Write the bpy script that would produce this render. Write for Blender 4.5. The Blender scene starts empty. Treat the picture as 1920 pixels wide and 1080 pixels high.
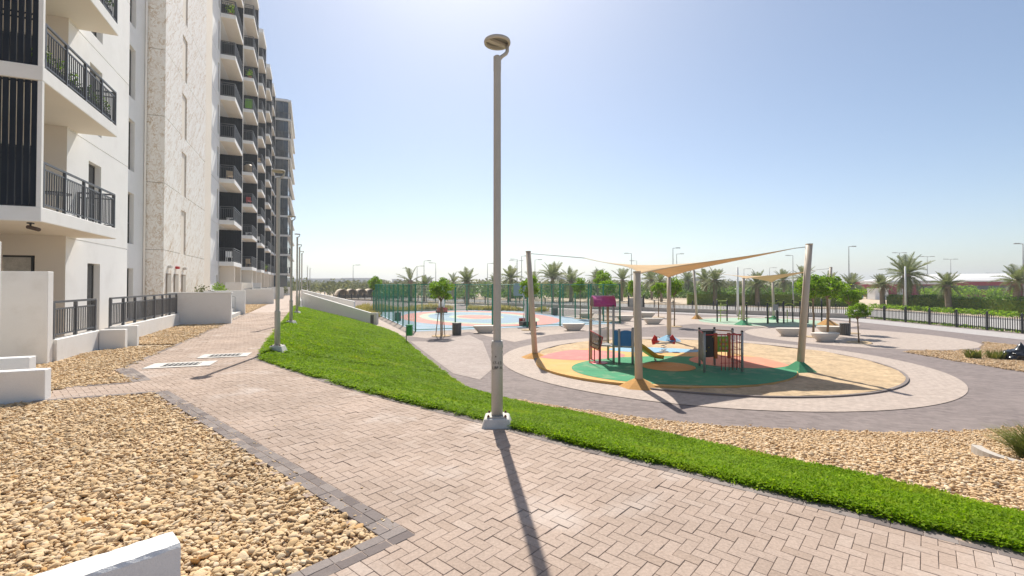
import bpy, math, random
import numpy as np
from mathutils import Vector, Matrix

# ------------------------------------------------------------------ camera, sky, sun, exposure
S = bpy.context.scene
C = S.collection
R = math.radians
PATH = 1.4                       # level of the raised walk above the playground plaza (z = 0)
EYE = 3.0
FPX = 877.0 / 1920.0             # focal length in picture widths
PITCH = 0.8
cam_d = bpy.data.cameras.new('camera')
cam_d.sensor_width = 36.0
cam_d.lens = 36.0 * FPX
cam_d.clip_start = 0.05
cam_d.clip_end = 6000.0
cam_d.shift_y = -(7.0 + 877.0 * math.tan(R(PITCH))) / 1920.0
cam = bpy.data.objects.new('camera', cam_d)
C.objects.link(cam)
cam.location = (0, 0, EYE)
cam.rotation_euler = (R(90 + PITCH), 0, 0)
S.camera = cam

HAZE_D = 0.0007
SUN_EL, SUN_AZ = 51.6, -7.0      # azimuth measured clockwise from +Y
sun_dir = Vector((math.sin(R(SUN_AZ)) * math.cos(R(SUN_EL)), math.cos(R(SUN_AZ)) * math.cos(R(SUN_EL)), math.sin(R(SUN_EL))))
W = bpy.data.worlds.new('World'); S.world = W; W.use_nodes = True
wn = W.node_tree.nodes; wl = W.node_tree.links
sky = wn.new('ShaderNodeTexSky'); sky.sky_type = 'NISHITA'; sky.sun_disc = False
sky.sun_elevation = R(SUN_EL); sky.sun_rotation = R(SUN_AZ)
sky.air_density = 0.8; sky.dust_density = 1.0; sky.ozone_density = 0.4; sky.altitude = 0
tn = wn.new('ShaderNodeMix'); tn.data_type = 'RGBA'; tn.blend_type = 'MULTIPLY'; tn.inputs['Factor'].default_value = 1.0; tn.inputs['B'].default_value = (0.98, 1.0, 0.985, 1)   # tint put into the sky colour: a little less violet
wl.new(sky.outputs[0], tn.inputs['A']); wl.new(tn.outputs['Result'], wn['Background'].inputs[0])
wn['Background'].inputs[1].default_value = 0.086
sl = bpy.data.lights.new('sun', 'SUN'); sl.energy = 4.1; sl.angle = R(0.53); sl.color = (1.0, 0.94, 0.84)
so = bpy.data.objects.new('sun', sl); C.objects.link(so)
so.rotation_euler = sun_dir.to_track_quat('Z', 'Y').to_euler()
so.location = (0, 0, 60)
S.view_settings.view_transform = 'Standard'; S.view_settings.look = 'None'
S.view_settings.exposure = 0.72; S.view_settings.gamma = 1.0; S.view_settings.use_curve_mapping = False
S.render.engine = 'CYCLES'
S.cycles.use_denoising = True
try:
    S.cycles.denoiser = 'OPENIMAGEDENOISE'
except Exception:
    pass
S.cycles.max_bounces = 8; S.cycles.transparent_max_bounces = 12
S.cycles.diffuse_bounces = 4; S.cycles.glossy_bounces = 3; S.cycles.volume_bounces = 0
S.cycles.sample_clamp_indirect = 8.0

rng = np.random.default_rng(7)
random.seed(7)

# ------------------------------------------------------------------ helpers
def tag(o, label=None, cat=None, group=None, kind=None):
    if label: o['label'] = label
    if cat: o['category'] = cat
    if group: o['group'] = group
    if kind: o['kind'] = kind
    return o

def thing(name, loc, rz=0.0, label=None, cat=None, group=None):
    o = bpy.data.objects.new(name, None); C.objects.link(o)
    o.empty_display_size = 0.2
    o.location = loc; o.rotation_euler = (0, 0, rz)
    return tag(o, label, cat, group)

def copy_tree(o, parent=None):
    c = o.copy(); C.objects.link(c); c.parent = parent
    for ch in list(o.children):
        copy_tree(ch, c)
    return c

class MB:
    def __init__(s):
        s.v = []; s.f = []; s.t = []; s.sm = []
    def add(s, vs, fs, tint=0.0, smooth=False):
        b = len(s.v)
        s.v += [tuple(p) for p in vs]
        s.f += [tuple(i + b for i in q) for q in fs]
        s.t += [tint] * len(vs)
        s.sm += [smooth] * len(fs)
        return s
    def box(s, x0, x1, y0, y1, z0, z1, tint=0.0):
        v = [(x0,y0,z0),(x1,y0,z0),(x1,y1,z0),(x0,y1,z0),(x0,y0,z1),(x1,y0,z1),(x1,y1,z1),(x0,y1,z1)]
        f = [(0,3,2,1),(4,5,6,7),(0,1,5,4),(1,2,6,5),(2,3,7,6),(3,0,4,7)]
        return s.add(v, f, tint)
    def obox(s, cx, cy, z0, z1, sx, sy, rz, tint=0.0):
        c, q = math.cos(rz), math.sin(rz)
        P = []
        for z in (z0, z1):
            for a, b in ((-1,-1),(1,-1),(1,1),(-1,1)):
                x, y = a*sx/2, b*sy/2
                P.append((cx + x*c - y*q, cy + x*q + y*c, z))
        f = [(0,3,2,1),(4,5,6,7),(0,1,5,4),(1,2,6,5),(2,3,7,6),(3,0,4,7)]
        return s.add(P, f, tint)
    def tube(s, pts, r, n=8, cap=True, tint=0.0, smooth=True, flat=1.0):
        pts = [Vector(p) for p in pts]
        rs = r if isinstance(r, (list, tuple)) else [r] * len(pts)
        vs = []; fs = []
        up = None
        for i, p in enumerate(pts):
            d = (pts[min(i+1, len(pts)-1)] - pts[max(i-1, 0)])
            d = d.normalized() if d.length > 1e-9 else Vector((0,0,1))
            if up is None:
                a = Vector((0,0,1)) if abs(d.z) < 0.9 else Vector((1,0,0))
                x = a.cross(d).normalized()
            else:
                x = (up - d * up.dot(d)).normalized()
            up = x
            y = d.cross(x)
            for k in range(n):
                t = 2*math.pi*(k+0.5)/n
                vs.append(p + (x*math.cos(t) + y*math.sin(t)*flat) * rs[i])
        for i in range(len(pts)-1):
            for k in range(n):
                a = i*n+k; b = i*n+(k+1) % n
                fs.append((a, b, b+n, a+n))
        s.add(vs, fs, tint, smooth)
        if cap:
            b0 = len(s.v) - len(vs)
            s.f.append(tuple(b0 + k for k in reversed(range(n)))); s.sm.append(False)
            s.f.append(tuple(b0 + (len(pts)-1)*n + k for k in range(n))); s.sm.append(False)
        return s
    def bar(s, p, q, w, tint=0.0):
        return s.tube([p, q], w*0.7071, 4, True, tint, False)
    def lathe(s, prof, n=20, c=(0,0,0), smooth=True, cap=True, tint=0.0):
        vs = []; fs = []
        for r, z in prof:
            for k in range(n):
                t = 2*math.pi*(k+0.5)/n
                vs.append((c[0]+r*math.cos(t), c[1]+r*math.sin(t), c[2]+z))
        for i in range(len(prof)-1):
            for k in range(n):
                a = i*n+k; b = i*n+(k+1) % n
                fs.append((a, b, b+n, a+n))
        s.add(vs, fs, tint, smooth)
        if cap:
            b0 = len(s.v) - len(vs)
            s.f.append(tuple(b0 + k for k in reversed(range(n)))); s.sm.append(False)
            s.f.append(tuple(b0 + (len(prof)-1)*n + k for k in range(n))); s.sm.append(False)
        return s
    def poly(s, pts, z, tint=0.0):
        a = sum(pts[i][0]*pts[(i+1) % len(pts)][1] - pts[(i+1) % len(pts)][0]*pts[i][1] for i in range(len(pts)))
        p = pts if a > 0 else pts[::-1]
        return s.add([(x[0], x[1], z) for x in p], [tuple(range(len(p)))], tint)
    def prism(s, pts, z0, z1, tint=0.0):
        a = sum(pts[i][0]*pts[(i+1) % len(pts)][1] - pts[(i+1) % len(pts)][0]*pts[i][1] for i in range(len(pts)))
        p = pts if a > 0 else pts[::-1]
        n = len(p)
        vs = [(x[0], x[1], z0) for x in p] + [(x[0], x[1], z1) for x in p]
        fs = [tuple(reversed(range(n))), tuple(range(n, 2*n))] + [(i, (i+1) % n, (i+1) % n + n, i+n) for i in range(n)]
        return s.add(vs, fs, tint)
    def mesh(s, name):
        me = bpy.data.meshes.new(name)
        me.from_pydata(s.v, [], s.f)
        me.polygons.foreach_set('use_smooth', s.sm)
        at = me.attributes.new('tint', 'FLOAT', 'POINT'); at.data.foreach_set('value', np.array(s.t, dtype=np.float32))
        me.update()
        return me
    def build(s, name, mat, parent=None, bevel=0.0, kind=None, loc=None):
        return put(name, s.mesh(name), mat, parent, bevel, kind, loc)

def put(name, me, mat, parent=None, bevel=0.0, kind=None, loc=None, rot=None, scale=None):
    o = bpy.data.objects.new(name, me); C.objects.link(o)
    if mat is not None and not me.materials: me.materials.append(mat)
    o.parent = parent
    if loc is not None: o.location = loc
    if rot is not None: o.rotation_euler = rot
    if scale is not None: o.scale = scale
    if kind: o['kind'] = kind
    if bevel:
        b = o.modifiers.new('bevel', 'BEVEL'); b.width = bevel; b.segments = 1; b.limit_method = 'ANGLE'; b.angle_limit = R(40)
    return o

def np_mesh(name, verts, quads, tint=None, smooth=False):
    """verts (N,3), quads (M,k) with constant k"""
    me = bpy.data.meshes.new(name)
    k = quads.shape[1]
    me.vertices.add(len(verts)); me.vertices.foreach_set('co', np.asarray(verts, dtype=np.float32).ravel())
    me.loops.add(quads.size); me.loops.foreach_set('vertex_index', quads.astype(np.int32).ravel())
    me.polygons.add(len(quads))
    me.polygons.foreach_set('loop_start', np.arange(0, quads.size, k, dtype=np.int32))
    try:
        me.polygons.foreach_set('loop_total', np.full(len(quads), k, dtype=np.int32))
    except Exception:
        pass
    me.polygons.foreach_set('use_smooth', np.full(len(quads), bool(smooth)))
    me.update(calc_edges=True)
    if tint is not None:
        at = me.attributes.new('tint', 'FLOAT', 'POINT'); at.data.foreach_set('value', np.asarray(tint, dtype=np.float32))
    return me

def inside(px, py, poly):
    px = np.asarray(px); py = np.asarray(py)
    r = np.zeros(px.shape, dtype=bool)
    n = len(poly)
    for i in range(n):
        x0, y0 = poly[i]; x1, y1 = poly[(i+1) % n]
        c = ((y0 > py) != (y1 > py)) & (px < (x1-x0)*(py-y0)/((y1-y0) if abs(y1-y0) > 1e-12 else 1e-12) + x0)
        r ^= c
    return r

def ground(px, py, z=0.0):
    """where the sight line through photo pixel (px, py) meets the level z"""
    Y = 877.0 * (EYE - z) / (py - 533.0)
    return ((px - 960.0) * Y / 877.0, Y)

# frame along the apartment block and its walk: s along, t to the right
UA = R(23.2)
def st(s, t, z=0.0):
    return (t*math.cos(UA) - s*math.sin(UA), t*math.sin(UA) + s*math.cos(UA), z)
def st2(s, t):
    return st(s, t)[:2]

# ------------------------------------------------------------------ materials
def new_mat(name):
    m = bpy.data.materials.new(name); m.use_nodes = True
    nt = m.node_tree
    return m, nt, nt.nodes, nt.links, nt.nodes['Principled BSDF']

def M(name, col, rough=0.75, var=0.12, scale=3.0, fine=40.0, bump=0.0, bscale=60.0, metal=0.0, spec=0.4, stain=0.0, stain_col=(0.3,0.25,0.2), stain_scale=1.2, rand=0.0):
    m, nt, N, L, B = new_mat(name)
    tc = N.new('ShaderNodeTexCoord')
    n1 = N.new('ShaderNodeTexNoise'); n1.inputs['Scale'].default_value = scale; n1.inputs['Detail'].default_value = 5
    n2 = N.new('ShaderNodeTexNoise'); n2.inputs['Scale'].default_value = fine; n2.inputs['Detail'].default_value = 3
    L.new(tc.outputs['Object'], n1.inputs['Vector']); L.new(tc.outputs['Object'], n2.inputs['Vector'])
    a = N.new('ShaderNodeMath'); a.operation = 'ADD'
    L.new(n1.outputs['Fac'], a.inputs[0]); L.new(n2.outputs['Fac'], a.inputs[1])
    mr = N.new('ShaderNodeMapRange'); mr.inputs[1].default_value = 0.6; mr.inputs[2].default_value = 1.4
    mr.inputs[3].default_value = 1 - var; mr.inputs[4].default_value = 1 + var
    L.new(a.outputs[0], mr.inputs[0])
    val = mr.outputs[0]
    if rand:
        oi = N.new('ShaderNodeObjectInfo'); at = N.new('ShaderNodeAttribute'); at.attribute_name = 'tint'
        ad = N.new('ShaderNodeMath'); ad.operation = 'ADD'; L.new(oi.outputs['Random'], ad.inputs[0]); L.new(at.outputs['Fac'], ad.inputs[1])
        fr = N.new('ShaderNodeMath'); fr.operation = 'FRACT'; L.new(ad.outputs[0], fr.inputs[0])
        m2 = N.new('ShaderNodeMapRange'); m2.inputs[3].default_value = 1 - rand; m2.inputs[4].default_value = 1 + rand
        L.new(fr.outputs[0], m2.inputs[0])
        mu = N.new('ShaderNodeMath'); mu.operation = 'MULTIPLY'; L.new(val, mu.inputs[0]); L.new(m2.outputs[0], mu.inputs[1])
        val = mu.outputs[0]
    mx = N.new('ShaderNodeVectorMath'); mx.operation = 'SCALE'
    mx.inputs[0].default_value = col
    L.new(val, mx.inputs['Scale'])
    out = mx.outputs[0]
    if stain:
        n3 = N.new('ShaderNodeTexNoise'); n3.inputs['Scale'].default_value = stain_scale; n3.inputs['Detail'].default_value = 8; n3.inputs['Roughness'].default_value = 0.65
        L.new(tc.outputs['Object'], n3.inputs['Vector'])
        r3 = N.new('ShaderNodeMapRange'); r3.inputs[1].default_value = 0.52; r3.inputs[2].default_value = 0.75; r3.inputs[4].default_value = stain
        L.new(n3.outputs['Fac'], r3.inputs[0])
        mi = N.new('ShaderNodeMix'); mi.data_type = 'RGBA'
        L.new(r3.outputs[0], mi.inputs['Factor']); L.new(out, mi.inputs['A']); mi.inputs['B'].default_value = (*stain_col, 1)
        out = mi.outputs['Result']
    L.new(out, B.inputs['Base Color'])
    B.inputs['Roughness'].default_value = rough; B.inputs['Metallic'].default_value = metal
    B.inputs['Specular IOR Level'].default_value = spec
    if bump:
        n4 = N.new('ShaderNodeTexNoise'); n4.inputs['Scale'].default_value = bscale; n4.inputs['Detail'].default_value = 4
        L.new(tc.outputs['Object'], n4.inputs['Vector'])
        bp = N.new('ShaderNodeBump'); bp.inputs['Strength'].default_value = bump; bp.inputs['Distance'].default_value = 0.02
        L.new(n4.outputs['Fac'], bp.inputs['Height']); L.new(bp.outputs[0], B.inputs['Normal'])
    return m

def M_ramp(name, stops, rough=0.8, spec=0.3, translucent=0.0, fine=30.0, var=0.12, bump=0.0, bscale=40.0, patch=None):
    """colour chosen per piece: fract(tint attribute + object random) through a colour ramp"""
    m, nt, N, L, B = new_mat(name)
    oi = N.new('ShaderNodeObjectInfo'); at = N.new('ShaderNodeAttribute'); at.attribute_name = 'tint'
    ad = N.new('ShaderNodeMath'); ad.operation = 'ADD'; L.new(oi.outputs['Random'], ad.inputs[0]); L.new(at.outputs['Fac'], ad.inputs[1])
    fr = N.new('ShaderNodeMath'); fr.operation = 'FRACT'; L.new(ad.outputs[0], fr.inputs[0])
    cr = N.new('ShaderNodeValToRGB')
    el = cr.color_ramp.elements
    while len(el) < len(stops): el.new(0.5)
    for e, (p, c) in zip(el, stops):
        e.position = p; e.color = (*c, 1)
    L.new(fr.outputs[0], cr.inputs[0])
    geo = N.new('ShaderNodeNewGeometry')
    n2 = N.new('ShaderNodeTexNoise'); n2.inputs['Scale'].default_value = fine; n2.inputs['Detail'].default_value = 4
    L.new(geo.outputs['Position'], n2.inputs['Vector'])
    n1 = N.new('ShaderNodeTexNoise'); n1.inputs['Scale'].default_value = 0.9; n1.inputs['Detail'].default_value = 5
    L.new(geo.outputs['Position'], n1.inputs['Vector'])
    a = N.new('ShaderNodeMath'); a.operation = 'ADD'
    L.new(n1.outputs['Fac'], a.inputs[0]); L.new(n2.outputs['Fac'], a.inputs[1])
    mr = N.new('ShaderNodeMapRange'); mr.inputs[1].default_value = 0.6; mr.inputs[2].default_value = 1.4
    mr.inputs[3].default_value = 1 - var; mr.inputs[4].default_value = 1 + var
    L.new(a.outputs[0], mr.inputs[0])
    mx = N.new('ShaderNodeVectorMath'); mx.operation = 'SCALE'
    L.new(cr.outputs[0], mx.inputs[0]); L.new(mr.outputs[0], mx.inputs['Scale'])
    out = mx.outputs[0]
    if patch:
        n3 = N.new('ShaderNodeTexNoise'); n3.inputs['Scale'].default_value = patch[0]; n3.inputs['Detail'].default_value = 7
        L.new(geo.outputs['Position'], n3.inputs['Vector'])
        r3 = N.new('ShaderNodeMapRange'); r3.inputs[1].default_value = patch[1]; r3.inputs[2].default_value = patch[1] + 0.16; r3.inputs[4].default_value = patch[2]
        L.new(n3.outputs['Fac'], r3.inputs[0])
        mi = N.new('ShaderNodeMix'); mi.data_type = 'RGBA'
        L.new(r3.outputs[0], mi.inputs['Factor']); L.new(out, mi.inputs['A']); mi.inputs['B'].default_value = (*patch[3], 1)
        out = mi.outputs['Result']
    L.new(out, B.inputs['Base Color'])
    B.inputs['Roughness'].default_value = rough; B.inputs['Specular IOR Level'].default_value = spec
    if bump:
        bp = N.new('ShaderNodeBump'); bp.inputs['Strength'].default_value = bump; bp.inputs['Distance'].default_value = 0.01
        n4 = N.new('ShaderNodeTexNoise'); n4.inputs['Scale'].default_value = bscale; n4.inputs['Detail'].default_value = 4
        L.new(geo.outputs['Position'], n4.inputs['Vector'])
        L.new(n4.outputs['Fac'], bp.inputs['Height']); L.new(bp.outputs[0], B.inputs['Normal'])
    if translucent:
        tr = N.new('ShaderNodeBsdfTranslucent'); L.new(out, tr.inputs['Color'])
        ms = N.new('ShaderNodeMixShader'); ms.inputs[0].default_value = translucent
        L.new(B.outputs[0], ms.inputs[1]); L.new(tr.outputs[0], ms.inputs[2])
        L.new(ms.outputs[0], N['Material Output'].inputs['Surface'])
    return m

def M_pavers(name, col, mortar, bw, bh, var=0.25, rot=0.0, stain=0.3, stain_col=(0.5,0.44,0.4)):
    """far block paving: joints and block tints too small to build"""
    m, nt, N, L, B = new_mat(name)
    tc = N.new('ShaderNodeTexCoord')
    mp = N.new('ShaderNodeMapping'); mp.inputs['Rotation'].default_value = (0, 0, rot)
    L.new(tc.outputs['Object'], mp.inputs['Vector'])
    bt = N.new('ShaderNodeTexBrick')
    bt.inputs['Scale'].default_value = 1.0; bt.inputs['Brick Width'].default_value = bw; bt.inputs['Row Height'].default_value = bh
    bt.inputs['Mortar Size'].default_value = 0.006; bt.inputs['Mortar Smooth'].default_value = 0.2
    bt.inputs['Color1'].default_value = (*[c*(1-var*0.5) for c in col], 1); bt.inputs['Color2'].default_value = (*[c*(1+var*0.5) for c in col], 1)
    bt.inputs['Mortar'].default_value = (*mortar, 1)
    L.new(mp.outputs[0], bt.inputs['Vector'])
    n1 = N.new('ShaderNodeTexNoise'); n1.inputs['Scale'].default_value = 0.55; n1.inputs['Detail'].default_value = 8; n1.inputs['Roughness'].default_value = 0.62
    L.new(tc.outputs['Object'], n1.inputs['Vector'])
    n2 = N.new('ShaderNodeTexNoise'); n2.inputs['Scale'].default_value = 7.0; n2.inputs['Detail'].default_value = 6
    L.new(tc.outputs['Object'], n2.inputs['Vector'])
    r2 = N.new('ShaderNodeMapRange'); r2.inputs[1].default_value = 0.3; r2.inputs[2].default_value = 0.7; r2.inputs[3].default_value = 0.88; r2.inputs[4].default_value = 1.12
    L.new(n2.outputs['Fac'], r2.inputs[0])
    sc = N.new('ShaderNodeVectorMath'); sc.operation = 'SCALE'; L.new(bt.outputs['Color'], sc.inputs[0]); L.new(r2.outputs[0], sc.inputs['Scale'])
    r3 = N.new('ShaderNodeMapRange'); r3.inputs[1].default_value = 0.48; r3.inputs[2].default_value = 0.72; r3.inputs[4].default_value = stain
    L.new(n1.outputs['Fac'], r3.inputs[0])
    mi = N.new('ShaderNodeMix'); mi.data_type = 'RGBA'
    L.new(r3.outputs[0], mi.inputs['Factor']); L.new(sc.outputs[0], mi.inputs['A']); mi.inputs['B'].default_value = (*stain_col, 1)
    L.new(mi.outputs['Result'], B.inputs['Base Color'])
    bp = N.new('ShaderNodeBump'); bp.inputs['Strength'].default_value = 0.4; bp.inputs['Distance'].default_value = 0.004; bp.invert = True
    L.new(bt.outputs['Fac'], bp.inputs['Height']); L.new(bp.outputs[0], B.inputs['Normal'])
    B.inputs['Roughness'].default_value = 0.85; B.inputs['Specular IOR Level'].default_value = 0.25
    return m

def M_marble(name, base, vein, scale=1.0):
    m, nt, N, L, B = new_mat(name)
    geo = N.new('ShaderNodeNewGeometry')
    mp = N.new('ShaderNodeMapping'); mp.inputs['Scale'].default_value = (1.9*scale, 1.9*scale, 0.42*scale)
    m0 = N.new('ShaderNodeMapping'); m0.inputs['Rotation'].default_value = (R(42), R(14), R(-23))   # bed of the stone lies aslant
    L.new(geo.outputs['Position'], m0.inputs['Vector']); L.new(m0.outputs[0], mp.inputs['Vector'])
    n0 = N.new('ShaderNodeTexNoise'); n0.inputs['Scale'].default_value = 1.6; n0.inputs['Detail'].default_value = 6
    L.new(mp.outputs[0], n0.inputs['Vector'])
    v = N.new('ShaderNodeTexNoise'); v.inputs['Scale'].default_value = 2.6; v.inputs['Detail'].default_value = 3; v.inputs['Roughness'].default_value = 0.5; v.inputs['Distortion'].default_value = 1.2
    L.new(mp.outputs[0], v.inputs['Vector'])
    sb = N.new('ShaderNodeMath'); sb.operation = 'SUBTRACT'; sb.inputs[1].default_value = 0.5; L.new(v.outputs['Fac'], sb.inputs[0])
    ab = N.new('ShaderNodeMath'); ab.operation = 'ABSOLUTE'; L.new(sb.outputs[0], ab.inputs[0])
    mr = N.new('ShaderNodeMapRange'); mr.inputs[1].default_value = 0.0; mr.inputs[2].default_value = 0.07; mr.inputs[3].default_value = 1.0; mr.inputs[4].default_value = 0.0
    L.new(ab.outputs[0], mr.inputs[0])
    mm = N.new('ShaderNodeMath'); mm.operation = 'MULTIPLY'; L.new(mr.outputs[0], mm.inputs[0])
    r0 = N.new('ShaderNodeMapRange'); r0.inputs[1].default_value = 0.3; r0.inputs[2].default_value = 0.65; L.new(n0.outputs['Fac'], r0.inputs[0]); L.new(r0.outputs[0], mm.inputs[1])
    mi = N.new('ShaderNodeMix'); mi.data_type = 'RGBA'; mi.inputs['A'].default_value = (*base, 1); mi.inputs['B'].default_value = (*vein, 1)
    L.new(mm.outputs[0], mi.inputs['Factor']); L.new(mi.outputs['Result'], B.inputs['Base Color'])
    B.inputs['Roughness'].default_value = 0.5; B.inputs['Specular IOR Level'].default_value = 0.4
    return m

def M_glass(name, col, rough=0.06):
    m, nt, N, L, B = new_mat(name)
    tc = N.new('ShaderNodeTexCoord'); n = N.new('ShaderNodeTexNoise'); n.inputs['Scale'].default_value = 0.7
    L.new(tc.outputs['Object'], n.inputs['Vector'])
    bp = N.new('ShaderNodeBump'); bp.inputs['Strength'].default_value = 0.02; L.new(n.outputs['Fac'], bp.inputs['Height']); L.new(bp.outputs[0], B.inputs['Normal'])
    B.inputs['Base Color'].default_value = (*col, 1); B.inputs['Roughness'].default_value = rough
    B.inputs['Specular IOR Level'].default_value = 0.8
    return m

def M_cloth(name, col, trans=0.3):
    m, nt, N, L, B = new_mat(name)
    tc = N.new('ShaderNodeTexCoord'); n = N.new('ShaderNodeTexNoise'); n.inputs['Scale'].default_value = 1.1; n.inputs['Detail'].default_value = 6
    L.new(tc.outputs['Object'], n.inputs['Vector'])
    mr = N.new('ShaderNodeMapRange'); mr.inputs[3].default_value = 0.82; mr.inputs[4].default_value = 1.15; L.new(n.outputs['Fac'], mr.inputs[0])
    sc = N.new('ShaderNodeVectorMath'); sc.operation = 'SCALE'; sc.inputs[0].default_value = col; L.new(mr.outputs[0], sc.inputs['Scale'])
    L.new(sc.outputs[0], B.inputs['Base Color']); B.inputs['Roughness'].default_value = 0.85; B.inputs['Specular IOR Level'].default_value = 0.1
    tr = N.new('ShaderNodeBsdfTranslucent'); L.new(sc.outputs[0], tr.inputs['Color'])
    ms = N.new('ShaderNodeMixShader'); ms.inputs[0].default_value = trans
    L.new(B.outputs[0], ms.inputs[1]); L.new(tr.outputs[0], ms.inputs[2]); L.new(ms.outputs[0], N['Material Output'].inputs['Surface'])
    return m

m_white = M('white render', (0.84,0.83,0.81), 0.85, 0.05, 0.8, 60, 0.12, 90, stain=0.22, stain_col=(0.52,0.49,0.45), stain_scale=0.9)
m_whitewall = M('white garden wall', (0.76,0.75,0.73), 0.85, 0.06, 1.5, 80, 0.25, 140, stain=0.3, stain_col=(0.5,0.46,0.4), stain_scale=1.6)
m_soffit = M('soffit', (0.80,0.73,0.63), 0.9, 0.05, 1.0, 40)
m_beige = M('beige render', (0.76,0.69,0.60), 0.85, 0.06, 1.0, 50, 0.1)
m_marble = M_marble('marble', (0.86,0.82,0.76), (0.52,0.37,0.22), 1.05)
m_joint = M('joint', (0.32,0.26,0.2), 0.9)
m_rail = M('rail paint', (0.105,0.11,0.12), 0.45, 0.1, 3, 30)
m_fin = M('fin paint', (0.009,0.015,0.027), 0.7, 0.15, 2, 30, spec=0.2)
m_frame = M('window frame', (0.05,0.05,0.05), 0.4, 0.1)
m_glass = M_glass('dark glass', (0.035,0.042,0.05))
m_bglass = M_glass('blue glass', (0.03,0.05,0.075), 0.1)
m_curtain = M('curtain', (0.5,0.47,0.42), 0.9, 0.2, 6, 30)
m_door = M('service door', (0.42,0.38,0.33), 0.6, 0.08)
m_paver = M_ramp('path block', [(0.0,(0.346,0.265,0.214)),(0.3,(0.384,0.298,0.245)),(0.6,(0.398,0.312,0.259)),(0.85,(0.360,0.277,0.226)),(1.0,(0.418,0.333,0.279))], 0.88, 0.2, fine=55, var=0.27, bump=0.25, bscale=220, patch=(1.35,0.575,0.55,(0.55,0.49,0.45)))
m_border = M_ramp('border block', [(0.0,(0.155,0.13,0.125)),(0.5,(0.21,0.18,0.17)),(1.0,(0.26,0.225,0.21))], 0.88, 0.2, fine=50, var=0.15, bump=0.3, bscale=200, patch=(1.7,0.57,0.45,(0.42,0.36,0.31)))
m_sandjoint = M('joint sand', (0.3,0.235,0.19), 0.95, 0.2, 8, 60)
m_terrace = M('terrace soil', (0.42,0.34,0.25), 0.95, 0.2, 2, 30, 0.4, 30)
m_farpath = M_pavers('walk paving', (0.46,0.375,0.325), (0.25,0.2,0.17), 0.155, 0.0775, rot=R(-41.6))
m_stone = M_ramp('gravel stone', [(0.0,(0.529,0.359,0.188)),(0.22,(0.598,0.432,0.252)),(0.42,(0.632,0.478,0.300)),(0.58,(0.559,0.382,0.204)),(0.72,(0.676,0.552,0.384)),(0.84,(0.500,0.340,0.180)),(0.93,(0.608,0.488,0.352)),(1.0,(0.510,0.285,0.096))], 0.85, 0.25, fine=90, var=0.2, bump=0.35, bscale=120)
m_gravelbase = M('gravel bed', (0.52,0.38,0.245), 0.95, 0.35, 6, 35, 0.9, 28, stain=0.5, stain_col=(0.5,0.37,0.23), stain_scale=2.5)
m_whitestone = M_ramp('pale gravel stone', [(0.0,(0.485,0.322,0.172)),(0.35,(0.582,0.423,0.262)),(0.6,(0.650,0.534,0.385)),(0.75,(0.514,0.350,0.189)),(1.0,(0.553,0.386,0.221))], 0.85, 0.25, fine=60, var=0.15)
m_grass = M_ramp('ground cover leaf', [(0.0,(0.145,0.265,0.002)),(0.3,(0.19,0.33,0.003)),(0.6,(0.225,0.38,0.004)),(0.85,(0.29,0.44,0.008)),(1.0,(0.36,0.48,0.03))], 0.6, 0.12, translucent=0.5, fine=6, var=0.3, patch=(0.9,0.55,0.5,(0.37,0.385,0.02)))
m_bank = M('bank soil', (0.16,0.21,0.012), 0.95, 0.25, 2, 25, 0.5, 20)
m_sand = M('sand', (0.46,0.34,0.21), 0.95, 0.34, 1.6, 9, 1.0, 7, stain=0.7, stain_col=(0.30,0.205,0.115), stain_scale=1.5)
m_desert = M('sandy ground', (0.50,0.40,0.29), 0.95, 0.16, 0.05, 1.5, stain=0.4, stain_col=(0.30,0.28,0.17), stain_scale=0.03)
m_plaza = M_pavers('plaza dark paving', (0.2,0.165,0.157), (0.2,0.17,0.16), 0.22, 0.11, 0.3, R(20), 0.45, (0.28,0.235,0.22))
m_plazalight = M_pavers('plaza light paving', (0.42,0.35,0.305), (0.30,0.245,0.21), 0.22, 0.11, 0.14, R(-12), 0.35, (0.39,0.32,0.28))
m_plazamid = M_pavers('plaza mid paving', (0.34,0.285,0.26), (0.27,0.23,0.21), 0.22, 0.11, 0.2, R(12), 0.35, (0.46,0.4,0.37))
m_walkgrey = M_pavers('perimeter walk', (0.40,0.375,0.365), (0.3,0.28,0.27), 0.3, 0.15, 0.12, 0, 0.3, (0.48,0.44,0.41))
m_road = M('road', (0.36,0.345,0.33), 0.9, 0.1, 0.4, 12)
m_kerb = M('kerb concrete', (0.45,0.41,0.37), 0.9, 0.12, 3, 40)
m_concrete = M('concrete', (0.60,0.575,0.54), 0.9, 0.1, 4, 60, 0.3, 120, stain=0.35, stain_col=(0.36,0.31,0.25), stain_scale=3)
m_bench = M('cast bench stone', (0.66,0.6,0.53), 0.75, 0.05, 3, 60)
m_lamp = M('lamp paint', (0.45,0.425,0.385), 0.5, 0.08, 4, 60, 0.05, 200)
m_lampfar = M('lamp paint grey', (0.22,0.215,0.21), 0.5, 0.08)
m_lens = M('lamp lens', (0.2,0.195,0.19), 0.35, 0.05)
m_rust = M('rust', (0.16,0.07,0.035), 0.9, 0.3, 10, 60)
m_ink = M('stencil ink', (0.03,0.028,0.025), 0.8, 0.3, 40, 90)
m_post = M('shade post paint', (0.52,0.445,0.36), 0.55, 0.06, 2, 30)
m_sail = M_cloth('sail cloth', (0.70,0.53,0.33), 0.36)
m_cable = M('cable', (0.12,0.11,0.1), 0.5)
def rubber(n, c): return M('rubber ' + n, c, 0.9, 0.14, 1.2, 120, 0.2, 160, stain=0.45, stain_col=(0.52,0.43,0.3), stain_scale=1.6)
m_r_peach = rubber('peach', (0.60,0.36,0.13)); m_r_pink = rubber('pink', (0.55,0.20,0.19)); m_r_green = rubber('green', (0.05,0.26,0.13))
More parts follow.
